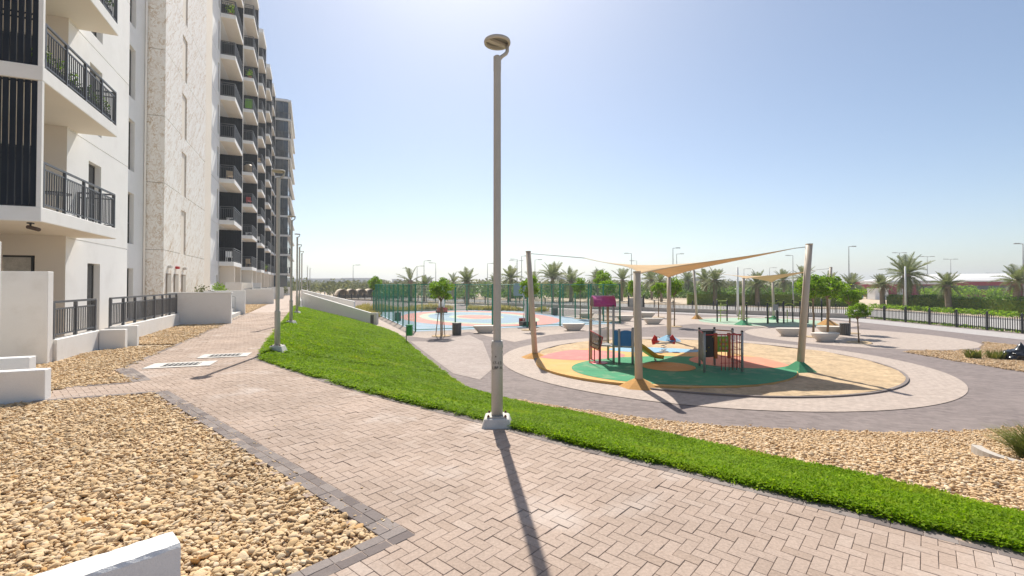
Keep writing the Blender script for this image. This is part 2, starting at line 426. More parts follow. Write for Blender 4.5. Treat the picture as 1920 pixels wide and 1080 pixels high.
m_r_orange = rubber('orange', (0.55,0.29,0.09)); m_r_blue = rubber('blue', (0.22,0.40,0.56)); m_r_coral = rubber('coral', (0.62,0.25,0.16))
m_c_blue = rubber('court blue', (0.28,0.38,0.47)); m_c_pink = rubber('court pink', (0.62,0.28,0.25)); m_c_mint = rubber('court mint', (0.44,0.53,0.41))
m_r_mint = rubber('mint', (0.30,0.42,0.32))
m_cfence = M('green fence coat', (0.008,0.21,0.13), 0.4, 0.1)
m_black = M('black paint', (0.02,0.022,0.028), 0.4, 0.1)
m_steel = M('galvanised steel', (0.36,0.36,0.35), 0.45, 0.08, 3, 30, metal=0.3)
m_red = M('red paint', (0.48,0.03,0.03), 0.4, 0.08); m_bluep = M('blue panel', (0.02,0.16,0.42), 0.4, 0.08); m_purple = M('purple panel', (0.40,0.05,0.23), 0.45, 0.1)
m_yellow = M('yellow plastic', (0.62,0.43,0.03), 0.4, 0.08); m_greenp = M('green panel', (0.17,0.42,0.03), 0.4, 0.1); m_tanpost = M('tan post', (0.5,0.38,0.24), 0.5)
m_brown = M('brown net', (0.1,0.065,0.045), 0.8, 0.2); m_orangep = M('orange beam', (0.45,0.13,0.02), 0.45); m_dkpanel = M('charcoal panel', (0.03,0.033,0.033), 0.5, 0.15)
m_lime = M('lime paint', (0.40,0.50,0.07), 0.4, 0.08); m_binGreen = M('green plastic', (0.02,0.27,0.06), 0.35, 0.06); m_bin = M('bin slats', (0.13,0.125,0.12), 0.5, 0.15)
m_bag = M('bin bag', (0.012,0.013,0.016), 0.22, 0.2, spec=0.6)
m_bark = M('bark', (0.23,0.17,0.11), 0.9, 0.25, 8, 50, 0.6, 60)
m_palmtrunk = M('palm trunk', (0.29,0.22,0.155), 0.95, 0.3, 6, 30, 0.8, 30)
m_leaf = M_ramp('tree leaf', [(0.0,(0.12,0.23,0.008)),(0.4,(0.18,0.33,0.01)),(0.75,(0.24,0.40,0.015)),(1.0,(0.32,0.44,0.03))], 0.55, 0.2, translucent=0.55, fine=1.5, var=0.25)
m_hedge = M_ramp('hedge leaf', [(0.0,(0.06,0.125,0.01)),(0.5,(0.105,0.205,0.014)),(1.0,(0.2,0.32,0.02))], 0.5, 0.3, translucent=0.35, fine=1.5, var=0.25)
m_frond = M_ramp('palm frond', [(0.0,(0.15,0.195,0.065)),(0.5,(0.21,0.25,0.085)),(1.0,(0.31,0.32,0.14))], 0.45, 0.4, translucent=0.4, fine=2.0, var=0.2)
m_deadfrond = M_ramp('dry frond', [(0.0,(0.22,0.16,0.09)),(1.0,(0.3,0.22,0.13))], 0.8, 0.2, fine=2.0, var=0.2)
m_scrub = M_ramp('scrub leaf', [(0.0,(0.11,0.125,0.05)),(0.5,(0.15,0.17,0.055)),(1.0,(0.22,0.22,0.07))], 0.7, 0.2, translucent=0.3, fine=0.3, var=0.3)
m_straw = M_ramp('ornamental grass', [(0.0,(0.30,0.28,0.04)),(0.5,(0.42,0.36,0.09)),(1.0,(0.55,0.47,0.22))], 0.7, 0.2, translucent=0.45, fine=1.0, var=0.2)
m_reed = M_ramp('green grass blade', [(0.0,(0.10,0.14,0.02)),(0.6,(0.17,0.2,0.03)),(1.0,(0.26,0.24,0.06))], 0.6, 0.2, translucent=0.3, fine=1.0, var=0.2)
# ------------------------------------------------------------------ the ground
def sheet(name, pts, z, mat, parent=None, kind='structure'):
    return MB().poly(pts, z).build(name, mat, parent, kind=kind)

def circle(cx, cy, rx, ry=None, n=96, rot=0.0):
    ry = rx if ry is None else ry
    c, q = math.cos(rot), math.sin(rot)
    out = []
    for k in range(n):
        a = 2*math.pi*k/n
        x, y = rx*math.cos(a), ry*math.sin(a)
        out.append((cx + x*c - y*q, cy + x*q + y*c))
    return out

sheet('ground', [(-2400,-300),(2400,-300),(2400,2600),(-2400,2600)], -0.03, m_desert)

# bank between the raised walk (E, top) and the plaza (P, foot); KG = where ground cover gives way to gravel
BE = [(-15.9,34.5),(-12.3,26.2),(-8.8,18.0),(-5.4,10.1),(-2.68,7.5),(-.38,5.6),(.6,4.76),(1.89,3.77),(3.09,2.82),(4.5,1.75),(6.5,.4),(9,-1.2)]
BP = [(-10.6,34.8),(-6.9,28.2),(-4.2,21.0),(-1.7,14.6),(-.6,12.7),(1.16,11.34),(3.3,10.2),(5.95,9.6),(8.5,9.45),(10.8,9.85),(14,11),(18,12.2)]
KG = [0.965,0.965,0.96,0.955,0.94,0.77,0.46,0.255,0.125,0.085,0.08,0.08]
def smooth_curve(keys, m):
    """Catmull-Rom through keys, m points per span"""
    k = [np.array(q, dtype=float) for q in keys]
    k = [2*k[0]-k[1]] + k + [2*k[-1]-k[-2]]
    out = []
    for i in range(1, len(k)-2):
        for j in range(m):
            t = j/m
            out.append(0.5*((2*k[i]) + (-k[i-1]+k[i+1])*t + (2*k[i-1]-5*k[i]+4*k[i+1]-k[i+2])*t*t + (-k[i-1]+3*k[i]-3*k[i+1]+k[i+2])*t**3))
    out.append(k[-2])
    return np.array(out)
MS = 14
# the far stretch is straight: split so that the corner by the second lamp stays a corner
def two_part(keys, cut=3):
    a = smooth_curve(keys[:cut+1], MS)[:-1]; b = smooth_curve(keys[cut:], MS)
    return np.vstack([a, b])
EC = two_part(BE); PC = smooth_curve(BP, MS)
KC = np.interp(np.arange(len(EC))/MS, np.arange(len(KG)), KG)
def bank_pt(i, k):
    """i float along the bank, k 0 (top) .. 1 (foot)"""
    i = np.clip(i, 0, len(EC)-1.001); j = i.astype(int); f = (i-j)[:, None]
    e = EC[j]*(1-f) + EC[j+1]*f; p = PC[j]*(1-f) + PC[j+1]*f
    xy = e*(1-k[:, None]) + p*k[:, None]
    h = PATH*(1 - k) + 0.05*np.sin(np.pi*k)*np.sin(xy[:, 0]*0.9)*np.cos(xy[:, 1]*0.7)
    return np.column_stack([xy, h])
def bank_sheet(name, k0, k1, nk, dz, mat):
    n = len(EC)
    vs = []
    for a in range(nk+1):
        k = k0 + (k1-k0)*a/nk
        q = bank_pt(np.arange(n).astype(float)*0.99999, np.asarray(k)); q[:, 2] += dz
        vs.append(q)
    vs = np.vstack(vs)
    qd = []
    for a in range(nk):
        for i in range(n-1):
            qd.append((a*n+i, a*n+i+1, (a+1)*n+i+1, (a+1)*n+i))
    me = np_mesh(name, vs, np.array(qd)[:, ::-1], np.zeros(len(vs)), True)
    return put(name, me, mat, kind='structure')
bank_sheet('grass_bank', np.zeros(len(EC)), KC, 14, 0.0, m_bank)
bank_sheet('gravel_slope', KC, np.ones(len(EC)), 12, 0.0, m_gravelbase)

# raised terrace that carries the walk and the block
terr = [tuple(p) for p in EC] + [(14,-6), (14,-60), (-90,-60), (-90,160)] + [st2(120,-1.0), st2(60,-1.0), st2(38.2,-1.0)]
sheet('terrace', terr, PATH-0.035, m_terrace)

# plaza
sheet('plaza', [tuple(p) for p in PC] + [(31.6,11),(31.6,42.4),(-36,94.5),(-44,88),(-19,43)], 0.0, m_plaza)
PGX, PGY = 7.4, 18.8
sheet('bench_apron', [ground(*q) for q in ((745,628),(800,634),(880,622),(930,634),(965,641),(1030,628),(1120,619),(1235,612),(1320,606),(1300,592),(1180,585),(1000,596),(780,606),(715,606))], 0.004, m_plazalight)
sheet('plaza_band', [ground(*q) for q in ((770,640),(815,640),(880,628),(905,640),(925,690),(900,712),(850,700))], 0.008, m_plazamid)
sheet('bench_oval', circle(19.4,27.0,5.3,5.6,72), 0.004, m_plazalight)
sheet('fitness_apron', circle(20.0,37.4,6.6,5.6,72), 0.008, m_plazalight)
sheet('fitness_surface', circle(20.2,37.4,5.0,4.3,72), 0.012, m_r_mint)
sheet('perimeter_walk', [(27.6,18),(30.6,18),(30.6,41.6),(-10,73),(-13,70.5),(20,45.8),(27.6,40)], 0.004, m_walkgrey)
sheet('side_walk', [st2(30.2,5.9),st2(60,5.9),st2(60,4.1),st2(30.6,4.1)], 0.006, m_plazalight)
def ring(name, cx, cy, r0, r1, z, mat, n=120, h=0.0):
    mb = MB()
    vs = []; fs = []
    for k in range(n):
        a = 2*math.pi*k/n
        for r in (r0, r1):
            vs.append((cx+r*math.cos(a), cy+r*math.sin(a), z+h))
    for k in range(n):
        a = 2*k; b = 2*((k+1) % n)
        fs.append((a, a+1, b+1, b))
    if h:
        m = len(vs)
        vs += [(x, y, z) for x, y, _ in vs]
        for k in range(n):
            a = 2*k; b = 2*((k+1) % n)
            fs.append((a, b, b+m, a+m)); fs.append((b+1, a+1, a+1+m, b+1+m))
    return mb.add(vs, fs).build(name, mat, kind='structure')
ring('playground_walk', PGX, PGY, 6.45, 7.8, 0.014, m_plazalight)
ring('sandpit_kerb', PGX, PGY, 6.41, 6.50, 0.0, m_border, h=0.056)
# sandpit with a raked, uneven surface
ns, nr = 96, 26
vs = [(PGX, PGY, 0.05)]
for a in range(1, nr+1):
    r = 6.42*a/nr
    for k in range(ns):
        t = 2*math.pi*k/ns
        x, y = PGX+r*math.cos(t), PGY+r*math.sin(t)
        vs.append((x, y, 0.035 + 0.02*(math.sin(2.3*x+y)*math.sin(1.7*y-x*0.6)) + 0.03*random.random()))
fs = [(0, 1+k, 1+(k+1) % ns) for k in range(ns)]
mb = MB().add(vs, fs)
mb2 = []
for a in range(1, nr):
    for k in range(ns):
        i0 = 1+(a-1)*ns+k; i1 = 1+(a-1)*ns+(k+1) % ns
        mb2.append((i0, i0+ns, i1+ns, i1))
mb.f += mb2; mb.sm = [True]*len(mb.f)
mb.build('sandpit', m_sand, kind='structure')
# rubber play surface: coloured shapes clipped to one outline
RX, RY, RA, RB = 5.45, 17.5, 4.55, 4.2
def clip_rub(p):
    dx, dy = p[0]-RX, p[1]-RY
    q = math.hypot(dx/RA, dy/RB)
    return p if q <= 0.995 else (RX+dx/q*0.995, RY+dy/q*0.995)
prub = MB().prism(circle(RX,RY,RA,RB,90), 0.0, 0.09).build('rubber_surface', m_r_peach, kind='structure')
for nm, c, z, mt in (('pink_patch', circle(2.75,19.4,1.9,1.45), 0.094, m_r_pink), ('blue_patch', circle(6.6,20.9,2.3,0.95), 0.094, m_r_blue),
                     ('green_patch', circle(5.95,16.2,3.9,2.75,rot=R(4)), 0.098, m_r_green), ('coral_patch', circle(8.5,17.65,1.75,1.45), 0.102, m_r_coral), ('orange_patch', circle(5.5,16.55,0.92,0.92), 0.106, m_r_orange)):
    sheet(nm, [clip_rub(p) for p in c], z, mt, prub, None)
# ball court
CN1 = (-6.1, 29.6)
cu = (-math.sin(UA), math.cos(UA)); cn = (math.cos(UA), math.sin(UA))
def court(s, t): return (CN1[0]+cu[0]*s+cn[0]*t, CN1[1]+cu[1]*s+cn[1]*t)
CW, CL = 15.6, 22.0
pc = sheet('ball_court', [court(0,0),court(0,CW),court(CL,CW),court(CL,0)], 0.012, m_c_blue)
def cell(a, b): return [court(CL/2+b*math.sin(q), CW/2+a*math.cos(q)) for q in np.linspace(0, 2*math.pi, 73)[:-1]]
for i, (a, b, mt) in enumerate(((6.6,10.2,m_c_pink),(4.9,8.4,m_c_mint),(4.1,7.4,m_c_blue),(2.4,3.2,m_c_mint),(1.7,2.5,m_c_pink))):
    sheet('court_marking', cell(a, b), 0.016+0.004*i, mt, pc, None)
for q in (CL*0.5,):
    MB().poly([court(q-.04,.3),court(q+.04,.3),court(q+.04,CW-.3),court(q-.04,CW-.3)], 0.037).build('court_line', m_white, pc)

# road and verge beyond the fence
sheet('road', [(33.5,-40),(43.5,-40),(43.5,52),(-60,132),(-66,125),(33.5,47.5)], 0.0, m_road)
sheet('verge', [(43.9,-40),(46.9,-40),(46.9,60),(20,69.8),(43.9,52.5)], 0.0, m_terrace)

# ------------------------------------------------------------------ the walk: herringbone blocks
C1 = (-0.848, 3.0); C2 = (-5.3, 6.95)
av = np.array((0.747,-0.665)); av /= np.linalg.norm(av); bv = np.array((-av[1], av[0]))
e2 = np.array((-0.68,-0.733)); e2 /= np.linalg.norm(e2)
C0 = (C1[0]+e2[0]*4.5, C1[1]+e2[1]*4.5)
CPa = st2(9.49,-2.68); CPb = st2(11.0,-3.36); CPc = st2(14.7,-3.3)
FARS = 30.0
far_l, far_r = st2(FARS,-3.25), st2(FARS,-1.0)
leftline = [C0, C1, C2, st2(8.45,-3.5), st2(9.47,-3.5), CPa, CPb, CPc, far_l]
rightline = [tuple(p) for p in EC if p[1] < far_r[1]]
walk_poly = leftline + [far_r] + rightline + [(9.0,-3.5), (0,-3.5)]
walk = sheet('walk', walk_poly, PATH-0.012, m_sandjoint)
sheet('walk_beyond', [st2(FARS,-3.25),st2(FARS,-1.0),st2(130,-1.0),st2(130,-3.25)], PATH-0.002, m_farpath)

BW = 0.0785
def block_geo(l, w, h=0.03, ch=0.0022, gap=0.0024):
    a, b = l/2-gap/2, w/2-gap/2
    A, B = a-ch, b-ch
    v = np.array([(-A,-B,0),(A,-B,0),(A,B,0),(-A,B,0),(-a,-b,-ch),(a,-b,-ch),(a,b,-ch),(-a,b,-ch),(-a,-b,-h),(a,-b,-h),(a,b,-h),(-a,b,-h)], dtype=float)
    f = [(0,1,2,3)]
    for o in (0, 4):
        for k in range(4):
            f.append((o+k, o+4+k, o+4+(k+1) % 4, o+(k+1) % 4))
    return v, np.array(f)
BV, BF = block_geo(2*BW, BW)
org = np.array((-6.0, 7.5))
ii = []
G_ = 420
X_, Y_ = np.meshgrid(np.arange(-G_, G_), np.arange(-G_, G_), indexing='ij')
cls = (X_ - Y_) % 4
hz = cls == 0; vt = cls == 3
cxy = []
for msk, dx, dy, ang in ((hz, 1.0, 0.5, 0.0), (vt, 0.5, 1.0, math.pi/2)):
    x = X_[msk]*1.0+dx; y = Y_[msk]*1.0+dy
    p = org + np.outer(x*BW, av) + np.outer(y*BW, bv)
    cxy.append(np.column_stack([p, np.full(len(p), ang)]))
blk = np.vstack(cxy)
blk = blk[(blk[:,1] > 0.9) & (blk[:,1] < far_r[1]+2) & (blk[:,0] > -20) & (blk[:,0] < 5)]
blk = blk[inside(blk[:,0], blk[:,1], walk_poly)]
rz0 = math.atan2(av[1], av[0])
n_b = len(blk)
jit = rng.normal(0, 1, (n_b, 4))
rz = blk[:,2] + rz0 + jit[:,0]*0.006
zz = PATH + jit[:,1]*0.0012 - np.where(rng.random(n_b) < 0.02, 0.004, 0.0)
tx, ty = jit[:,2]*0.0025, jit[:,3]*0.0025
def blocks_mesh(name, idx, BV, BF, xy, rz, zz, tx, ty):
    k = len(idx)
    c, s_ = np.cos(rz[idx])[:,None], np.sin(rz[idx])[:,None]
    x = BV[None,:,0]; y = BV[None,:,1]; z = BV[None,:,2]
    vx = xy[idx,0][:,None] + x*c - y*s_; vy = xy[idx,1][:,None] + x*s_ + y*c
    vz = zz[idx][:,None] + z + x*tx[idx][:,None] + y*ty[idx][:,None]
    V = np.stack([vx, vy, vz], axis=2).reshape(-1,3)
    F = (BF[None] + (np.arange(k)*len(BV))[:,None,None]).reshape(-1,4)
    t = np.repeat(rng.random(k), len(BV))
    return np_mesh(name, V, F, t)
# the blocks that show largest are pieces of their own
pxx = 960+877*blk[:,0]/np.maximum(blk[:,1],.1); pyy = 533+877*1.6/np.maximum(blk[:,1],.1)
vis = (pxx > -20) & (pxx < 1940) & (pyy < 1100)
order = np.lexsort((blk[:,1], ~vis))
near = order[:300]; rest = order[300:]
bm0 = np_mesh('paving_block', BV, BF, np.zeros(len(BV)))
bm0.materials.append(m_paver)
for i in near:
    put('paving_block', bm0, None, walk, loc=(blk[i,0], blk[i,1], zz[i]), rot=(ty[i], -tx[i], rz[i]))
put('paving_blocks_farther', blocks_mesh('paving_blocks_farther', rest, BV, BF, blk[:, :2], rz, zz, tx, ty), m_paver, walk, kind='stuff')

# border courses of darker block
bcourse = []
def course(pts, off, width, L=0.165, side=1, lift=0.003, skip=0.0):
    pts = [np.array(p, dtype=float) for p in pts]
    for a, b in zip(pts[:-1], pts[1:]):
        d = b-a; ln = np.linalg.norm(d)
        if ln < 1e-6: continue
        d /= ln; n = np.array((-d[1], d[0]))*side
        m = max(1, int(round(ln/L)))
        for k in range(m):
            p = a + d*(k+0.5)*ln/m + n*(off+width/2)
            bcourse.append((p[0], p[1], math.atan2(d[1], d[0]), ln/m, width, lift))
def resample(pts, step):
    pts = np.array(pts, dtype=float)
    d = np.concatenate([[0], np.cumsum(np.linalg.norm(np.diff(pts, axis=0), axis=1))])
    t = np.arange(0, d[-1], step)
    return np.column_stack([np.interp(t, d, pts[:,0]), np.interp(t, d, pts[:,1])])
course([C1, C2], 0.0, 0.082, side=-1); course([C1, C2], 0.084, 0.082, side=-1)
course([C0, (C1[0]+e2[0]*-0.166, C1[1]+e2[1]*-0.166)], 0.0, 0.082, side=-1); course([C0, (C1[0]+e2[0]*-0.166, C1[1]+e2[1]*-0.166)], 0.084, 0.082, side=-1)
course([C2, st2(8.45,-3.5)], 0.0, 0.082, side=-1, lift=0.004)
course([st2(9.47,-3.5), CPa], 0.0, 0.082, side=-1, lift=0.004)
course([CPa, CPb], 0.0, 0.082, side=-1); course([CPa, CPb], 0.084, 0.082, side=-1); course([CPa, CPb], 0.168, 0.082, side=-1)
course([CPb, CPc, far_l], 0.0, 0.082, side=-1)
rs_ = resample(rightline, 0.165)
rs_ = rs_[(rs_[:,1] > 0.9)]
course(list(rs_), 0.0, 0.075, side=-1); course(list(rs_), 0.077, 0.075, side=-1)
BCN = np.array(bcourse)
pxx = 960+877*BCN[:,0]/np.maximum(BCN[:,1],.1); pyy = 533+877*1.6/np.maximum(BCN[:,1],.1)
vis = (pxx > -20) & (pxx < 1940) & (pyy < 1100)
order = np.lexsort((BCN[:,1], ~vis))
kerb_rest_v, kerb_rest_f, kerb_rest_t, nv = [], [], [], 0
cache = {}
for rank, i in enumerate(order):
    x, y, a, l, w, lift = BCN[i]
    key = (round(l, 3), round(w, 3))
    if key not in cache:
        v_, f_ = block_geo(l, w, 0.04)
        me = np_mesh('border_block', v_, f_, np.zeros(len(v_))); me.materials.append(m_border)
        cache[key] = (me, v_, f_)
    me, v_, f_ = cache[key]
    zt = PATH + lift + random.gauss(0, 0.0008)
    if rank < 260:
        put('border_block', me, None, walk, loc=(x, y, zt), rot=(0, 0, a+random.gauss(0, .006)))
    else:
        c, s_ = math.cos(a), math.sin(a)
        kerb_rest_v.append(np.column_stack([x+v_[:,0]*c-v_[:,1]*s_, y+v_[:,0]*s_+v_[:,1]*c, v_[:,2]+zt]))
        kerb_rest_f.append(f_+nv); nv += len(v_); kerb_rest_t += [random.random()]*len(v_)
put('border_blocks_farther', np_mesh('border_blocks_farther', np.vstack(kerb_rest_v), np.vstack(kerb_rest_f), np.array(kerb_rest_t)), m_border, walk, kind='stuff')

# ------------------------------------------------------------------ gravel beds and ground cover
def source_collection(name, meshes, mat):
    col = bpy.data.collections.new(name)
    for i, me in enumerate(meshes):
        if not me.materials: me.materials.append(mat)
        o = bpy.data.objects.new(f'{name}_{i}', me); col.objects.link(o)
    return col
def scatter(name, pts, rot, scl, col, nvar, label, cat):
    n = len(pts)
    me = bpy.data.meshes.new(name)
    me.vertices.add(n); me.vertices.foreach_set('co', np.asarray(pts, dtype=np.float32).ravel())
    a = me.attributes.new('rot', 'FLOAT_VECTOR', 'POINT'); a.data.foreach_set('vector', np.asarray(rot, dtype=np.float32).ravel())
    a = me.attributes.new('scl', 'FLOAT_VECTOR', 'POINT'); a.data.foreach_set('vector', np.asarray(scl, dtype=np.float32).ravel())
    a = me.attributes.new('idx', 'INT', 'POINT'); a.data.foreach_set('value', rng.integers(0, nvar, n).astype(np.int32))
    me.update()
    o = bpy.data.objects.new(name, me); C.objects.link(o)
    ng = bpy.data.node_groups.new(name, 'GeometryNodeTree')
    ng.interface.new_socket('Geometry', in_out='INPUT', socket_type='NodeSocketGeometry')
    ng.interface.new_socket('Geometry', in_out='OUTPUT', socket_type='NodeSocketGeometry')
    N = ng.nodes; L = ng.links
    gi = N.new('NodeGroupInput'); go = N.new('NodeGroupOutput')
    ip = N.new('GeometryNodeInstanceOnPoints'); ci = N.new('GeometryNodeCollectionInfo')
    ci.inputs['Collection'].default_value = col; ci.inputs['Separate Children'].default_value = True; ci.inputs['Reset Children'].default_value = True
    def named(t, nm):
        q = N.new('GeometryNodeInputNamedAttribute'); q.data_type = t; q.inputs['Name'].default_value = nm
        return q.outputs['Attribute']
    ip.inputs['Pick Instance'].default_value = True
    L.new(gi.outputs[0], ip.inputs['Points']); L.new(ci.outputs[0], ip.inputs['Instance'])
    L.new(named('INT', 'idx'), ip.inputs['Instance Index'])
    e2r = N.new('FunctionNodeEulerToRotation'); L.new(named('FLOAT_VECTOR', 'rot'), e2r.inputs[0]); L.new(e2r.outputs[0], ip.inputs['Rotation'])
    L.new(named('FLOAT_VECTOR', 'scl'), ip.inputs['Scale'])
    L.new(ip.outputs[0], go.inputs[0])
    md = o.modifiers.new('scatter', 'NODES'); md.node_group = ng
    return tag(o, label, cat, kind='stuff')

import bmesh
def stone_mesh(seed, sub=2, r=1.0):
    rs = random.Random(seed)
    bm = bmesh.new(); bmesh.ops.create_icosphere(bm, subdivisions=sub, radius=r)
    sx, sy, sz = rs.uniform(.8,1.3), rs.uniform(.6,.95), rs.uniform(.34,.56)
    planes = []
    for _ in range(9):
        d = Vector((rs.gauss(0,1), rs.gauss(0,1), rs.gauss(0,1))).normalized(); planes.append((d, rs.uniform(.5,.85)))
    for v in bm.verts:
        for d, h in planes:
            q = v.co.dot(d)
            if q > h: v.co -= d*(q-h)*0.95
        v.co *= 1+rs.uniform(-.05,.05)
        v.co = Vector((v.co.x*sx, v.co.y*sy, v.co.z*sz))
    me = bpy.data.meshes.new('stone'); bm.to_mesh(me); bm.free()
    me.attributes.new('tint', 'FLOAT', 'POINT')
    me.polygons.foreach_set('use_smooth', [True]*len(me.polygons))
    return me
stones_near = source_collection('stone_source', [stone_mesh(i) for i in range(9)], m_stone)
def cluster_mesh(seed, n=14, rad=0.13, s0=0.016, s1=0.034):
    rs = random.Random(seed); V, F, T = [], [], []; nv = 0
    base = []
    for k in range(4):
        me = stone_mesh(100+seed*7+k, 1)
        v = np.array([q.co for q in me.vertices]); f = np.array([p.vertices[:] for p in me.polygons]); base.append((v, f))
        bpy.data.meshes.remove(me)
    for _ in range(n):
        v, f = rs.choice(base)
        a = rs.uniform(0, 6.28); r = rad*math.sqrt(rs.random()); z = rs.uniform(-.006,.01)
        mt = np.array(Matrix.Rotation(rs.uniform(0,6.28),3,'Z') @ Matrix.Rotation(rs.uniform(-.5,.5),3,'X'))
        V.append((v*rs.uniform(s0,s1)) @ mt.T + np.array((r*math.cos(a), r*math.sin(a), z))); F.append(f+nv); nv += len(v); T += [rs.random()]*len(v)
    return np_mesh('stones', np.vstack(V), np.vstack(F), T, True)
stones_far = source_collection('stone_cluster_source', [cluster_mesh(i) for i in range(7)], m_stone)
stones_pale = source_collection('pale_stone_cluster_source', [cluster_mesh(20+i, 13, 0.13, 0.014, 0.032) for i in range(7)], m_whitestone)

def fill_poly(poly, n):
    p = np.array(poly); lo, hi = p.min(0), p.max(0)
    out = np.zeros((0,2))
    while len(out) < n:
        q = lo + rng.random((n*2,2))*(hi-lo)
        out = np.vstack([out, q[inside(q[:,0], q[:,1], poly)]])
    return out[:n]
def area(poly):
    return abs(sum(poly[i][0]*poly[(i+1)%len(poly)][1]-poly[(i+1)%len(poly)][0]*poly[i][1] for i in range(len(poly))))/2
bed1 = [C1, C2, st2(8.47,-3.4), st2(8.47,-9.5), (-9.5,-0.5), C0]
sheet('gravel_bed', bed1, PATH-0.02, m_gravelbase)
# near stones: full size, one instance each where the camera can see them
def in_view(q, z, m=60):
    px = 960+877*q[:,0]/np.maximum(q[:,1],.05); py = 533+877*(EYE-z)/np.maximum(q[:,1],.05)
    return (q[:,1] > 0.8) & (px > -m) & (px < 1920+m) & (py < 1080+m*1.5)
q = fill_poly(bed1, int(area(bed1)*2700)); q = q[in_view(q, PATH)]
d_ = np.abs((q[:,0]-C1[0])*bv[0]+(q[:,1]-C1[1])*bv[1])
n = len(q)
sc_ = np.clip(rng.lognormal(math.log(0.0135), 0.45, n), 0.005, 0.038)
big = np.exp(-((q[:,0]+2.6)**2+(q[:,1]-2.7)**2)/3.0)
sc_ *= 0.92+0.28*big
lay = rng.random(n)
pts = np.column_stack([q, PATH-0.02+sc_*0.25+lay*0.012])
rot = np.column_stack([rng.normal(0,.35,n), rng.normal(0,.35,n), rng.uniform(0,6.28,n)])
scatter('gravel_stones', pts, rot, np.repeat(sc_[:,None],3,1), stones_near, 9, 'cream and tan loose stones of the bed along the near walk edge', 'gravel')
bed2 = [CPa, CPb, CPc, st2(14.9,-4.2), st2(13.4,-5.3), st2(9.47,-5.3), st2(9.47,-3.45)]
bed3 = [st2(15.2,-3.3), st2(22.15,-3.2), st2(22.15,-5.1), st2(15.8,-5.1)]
bed4 = [st2(29.5,-3.3), st2(42.8,-3.3), st2(42.8,-5.1), st2(29.5,-5.1)]
for bd, lb in ((bed2, 'tan loose stones of the bed in front of the near terrace railing'), (bed3, 'tan loose stones of the bed under the long terrace railing'), (bed4, 'tan loose stones beside the walk past the entrance walls')):
    sheet('gravel_bed', bd, PATH-0.02, m_gravelbase)
    n = int(area(bd)*(95 if bd is bed2 else 60)); q = fill_poly(bd, n)
    f_ = 1.0 if bd is bed2 else 1.15
    pts = np.column_stack([q, np.full(n, PATH-0.012)+rng.random(n)*0.008]); rot = np.column_stack([rng.normal(0,.06,n), rng.normal(0,.06,n), rng.uniform(0,6.28,n)])
    scatter('gravel_stones', pts, rot, np.repeat((f_*rng.uniform(.85,1.25,n))[:,None],3,1), stones_far, 7, lb, 'gravel')
# slope gravel below the ground cover: denser and paler in the middle, sandy along the paving
n = 17000
i_ = rng.uniform(5*MS-8, len(EC)-2*MS+4, n); kk = np.interp(i_, np.arange(len(KC)), KC); k_ = kk + (1-kk)*rng.random(n)**0.9
p = bank_pt(i_, k_)
keep = in_view(p[:, :2], 0.5) & (rng.random(n) < np.where(k_ > 0.86, 0.35, 1.0))
p = p[keep]; n = len(p); p[:,2] += 0.004
rot = np.column_stack([rng.normal(0,.1,n)-0.1, rng.normal(0,.1,n), rng.uniform(0,6.28,n)])
scatter('gravel_stones', p, rot, np.repeat(rng.uniform(.75,1.3,n)[:,None],3,1), stones_pale, 7, 'pale loose stones covering the slope below the green strip', 'gravel')
bed5 = [ground(1690,659), ground(1835,657), ground(1848,642), (24.6,22.7), (27.4,22.5), (27.4,15), (17.5,15.9), ground(1780,675)]
sheet('gravel_bed', bed5, 0.012, m_gravelbase)
n = int(area(bed5)*42); q = fill_poly(bed5, n)
pts = np.column_stack([q, np.full(n, 0.03)]); rot = np.column_stack([rng.normal(0,.06,n), rng.normal(0,.06,n), rng.uniform(0,6.28,n)])
scatter('gravel_stones', pts, rot, np.repeat(rng.uniform(1.0,1.6,n)[:,None],3,1), stones_pale, 7, 'pale loose stones around the black bag at the right', 'gravel')

# ground cover: small glossy leaves in low tufts
def tuft_mesh(seed, n=46, rad=0.055, h=0.042, L=0.026, Wd=0.0125):
    rs = random.Random(seed); V, F, T = [], [], []
    for _ in range(n):
        a = rs.uniform(0,6.28); r = rad*math.sqrt(rs.random())
        b = Vector((r*math.cos(a), r*math.sin(a), rs.uniform(.1,1)*h))
        d = Vector((math.cos(rs.uniform(0,6.28)), math.sin(rs.uniform(0,6.28)), rs.uniform(-.1,.55))).normalized()
        s_ = d.cross(Vector((rs.gauss(0,.3), rs.gauss(0,.3), 1))).normalized(); u = s_.cross(d)
        l = L*rs.uniform(.7,1.3); w = Wd*rs.uniform(.7,1.3); k = len(V)
        V += [b, b+d*l*.5+s_*w*.5+u*0.002, b+d*l, b+d*l*.5-s_*w*.5+u*0.002]
        F.append((k,k+1,k+2,k+3)); T += [rs.random()]*4
    return np_mesh('tuft', np.array([tuple(v) for v in V]), np.array(F), T)
tufts = source_collection('tuft_source', [tuft_mesh(i) for i in range(8)], m_grass)
tufts_far = source_collection('tuft_far_source', [tuft_mesh(40+i, 52, 0.095, 0.05, 0.045, 0.02) for i in range(6)], m_grass)
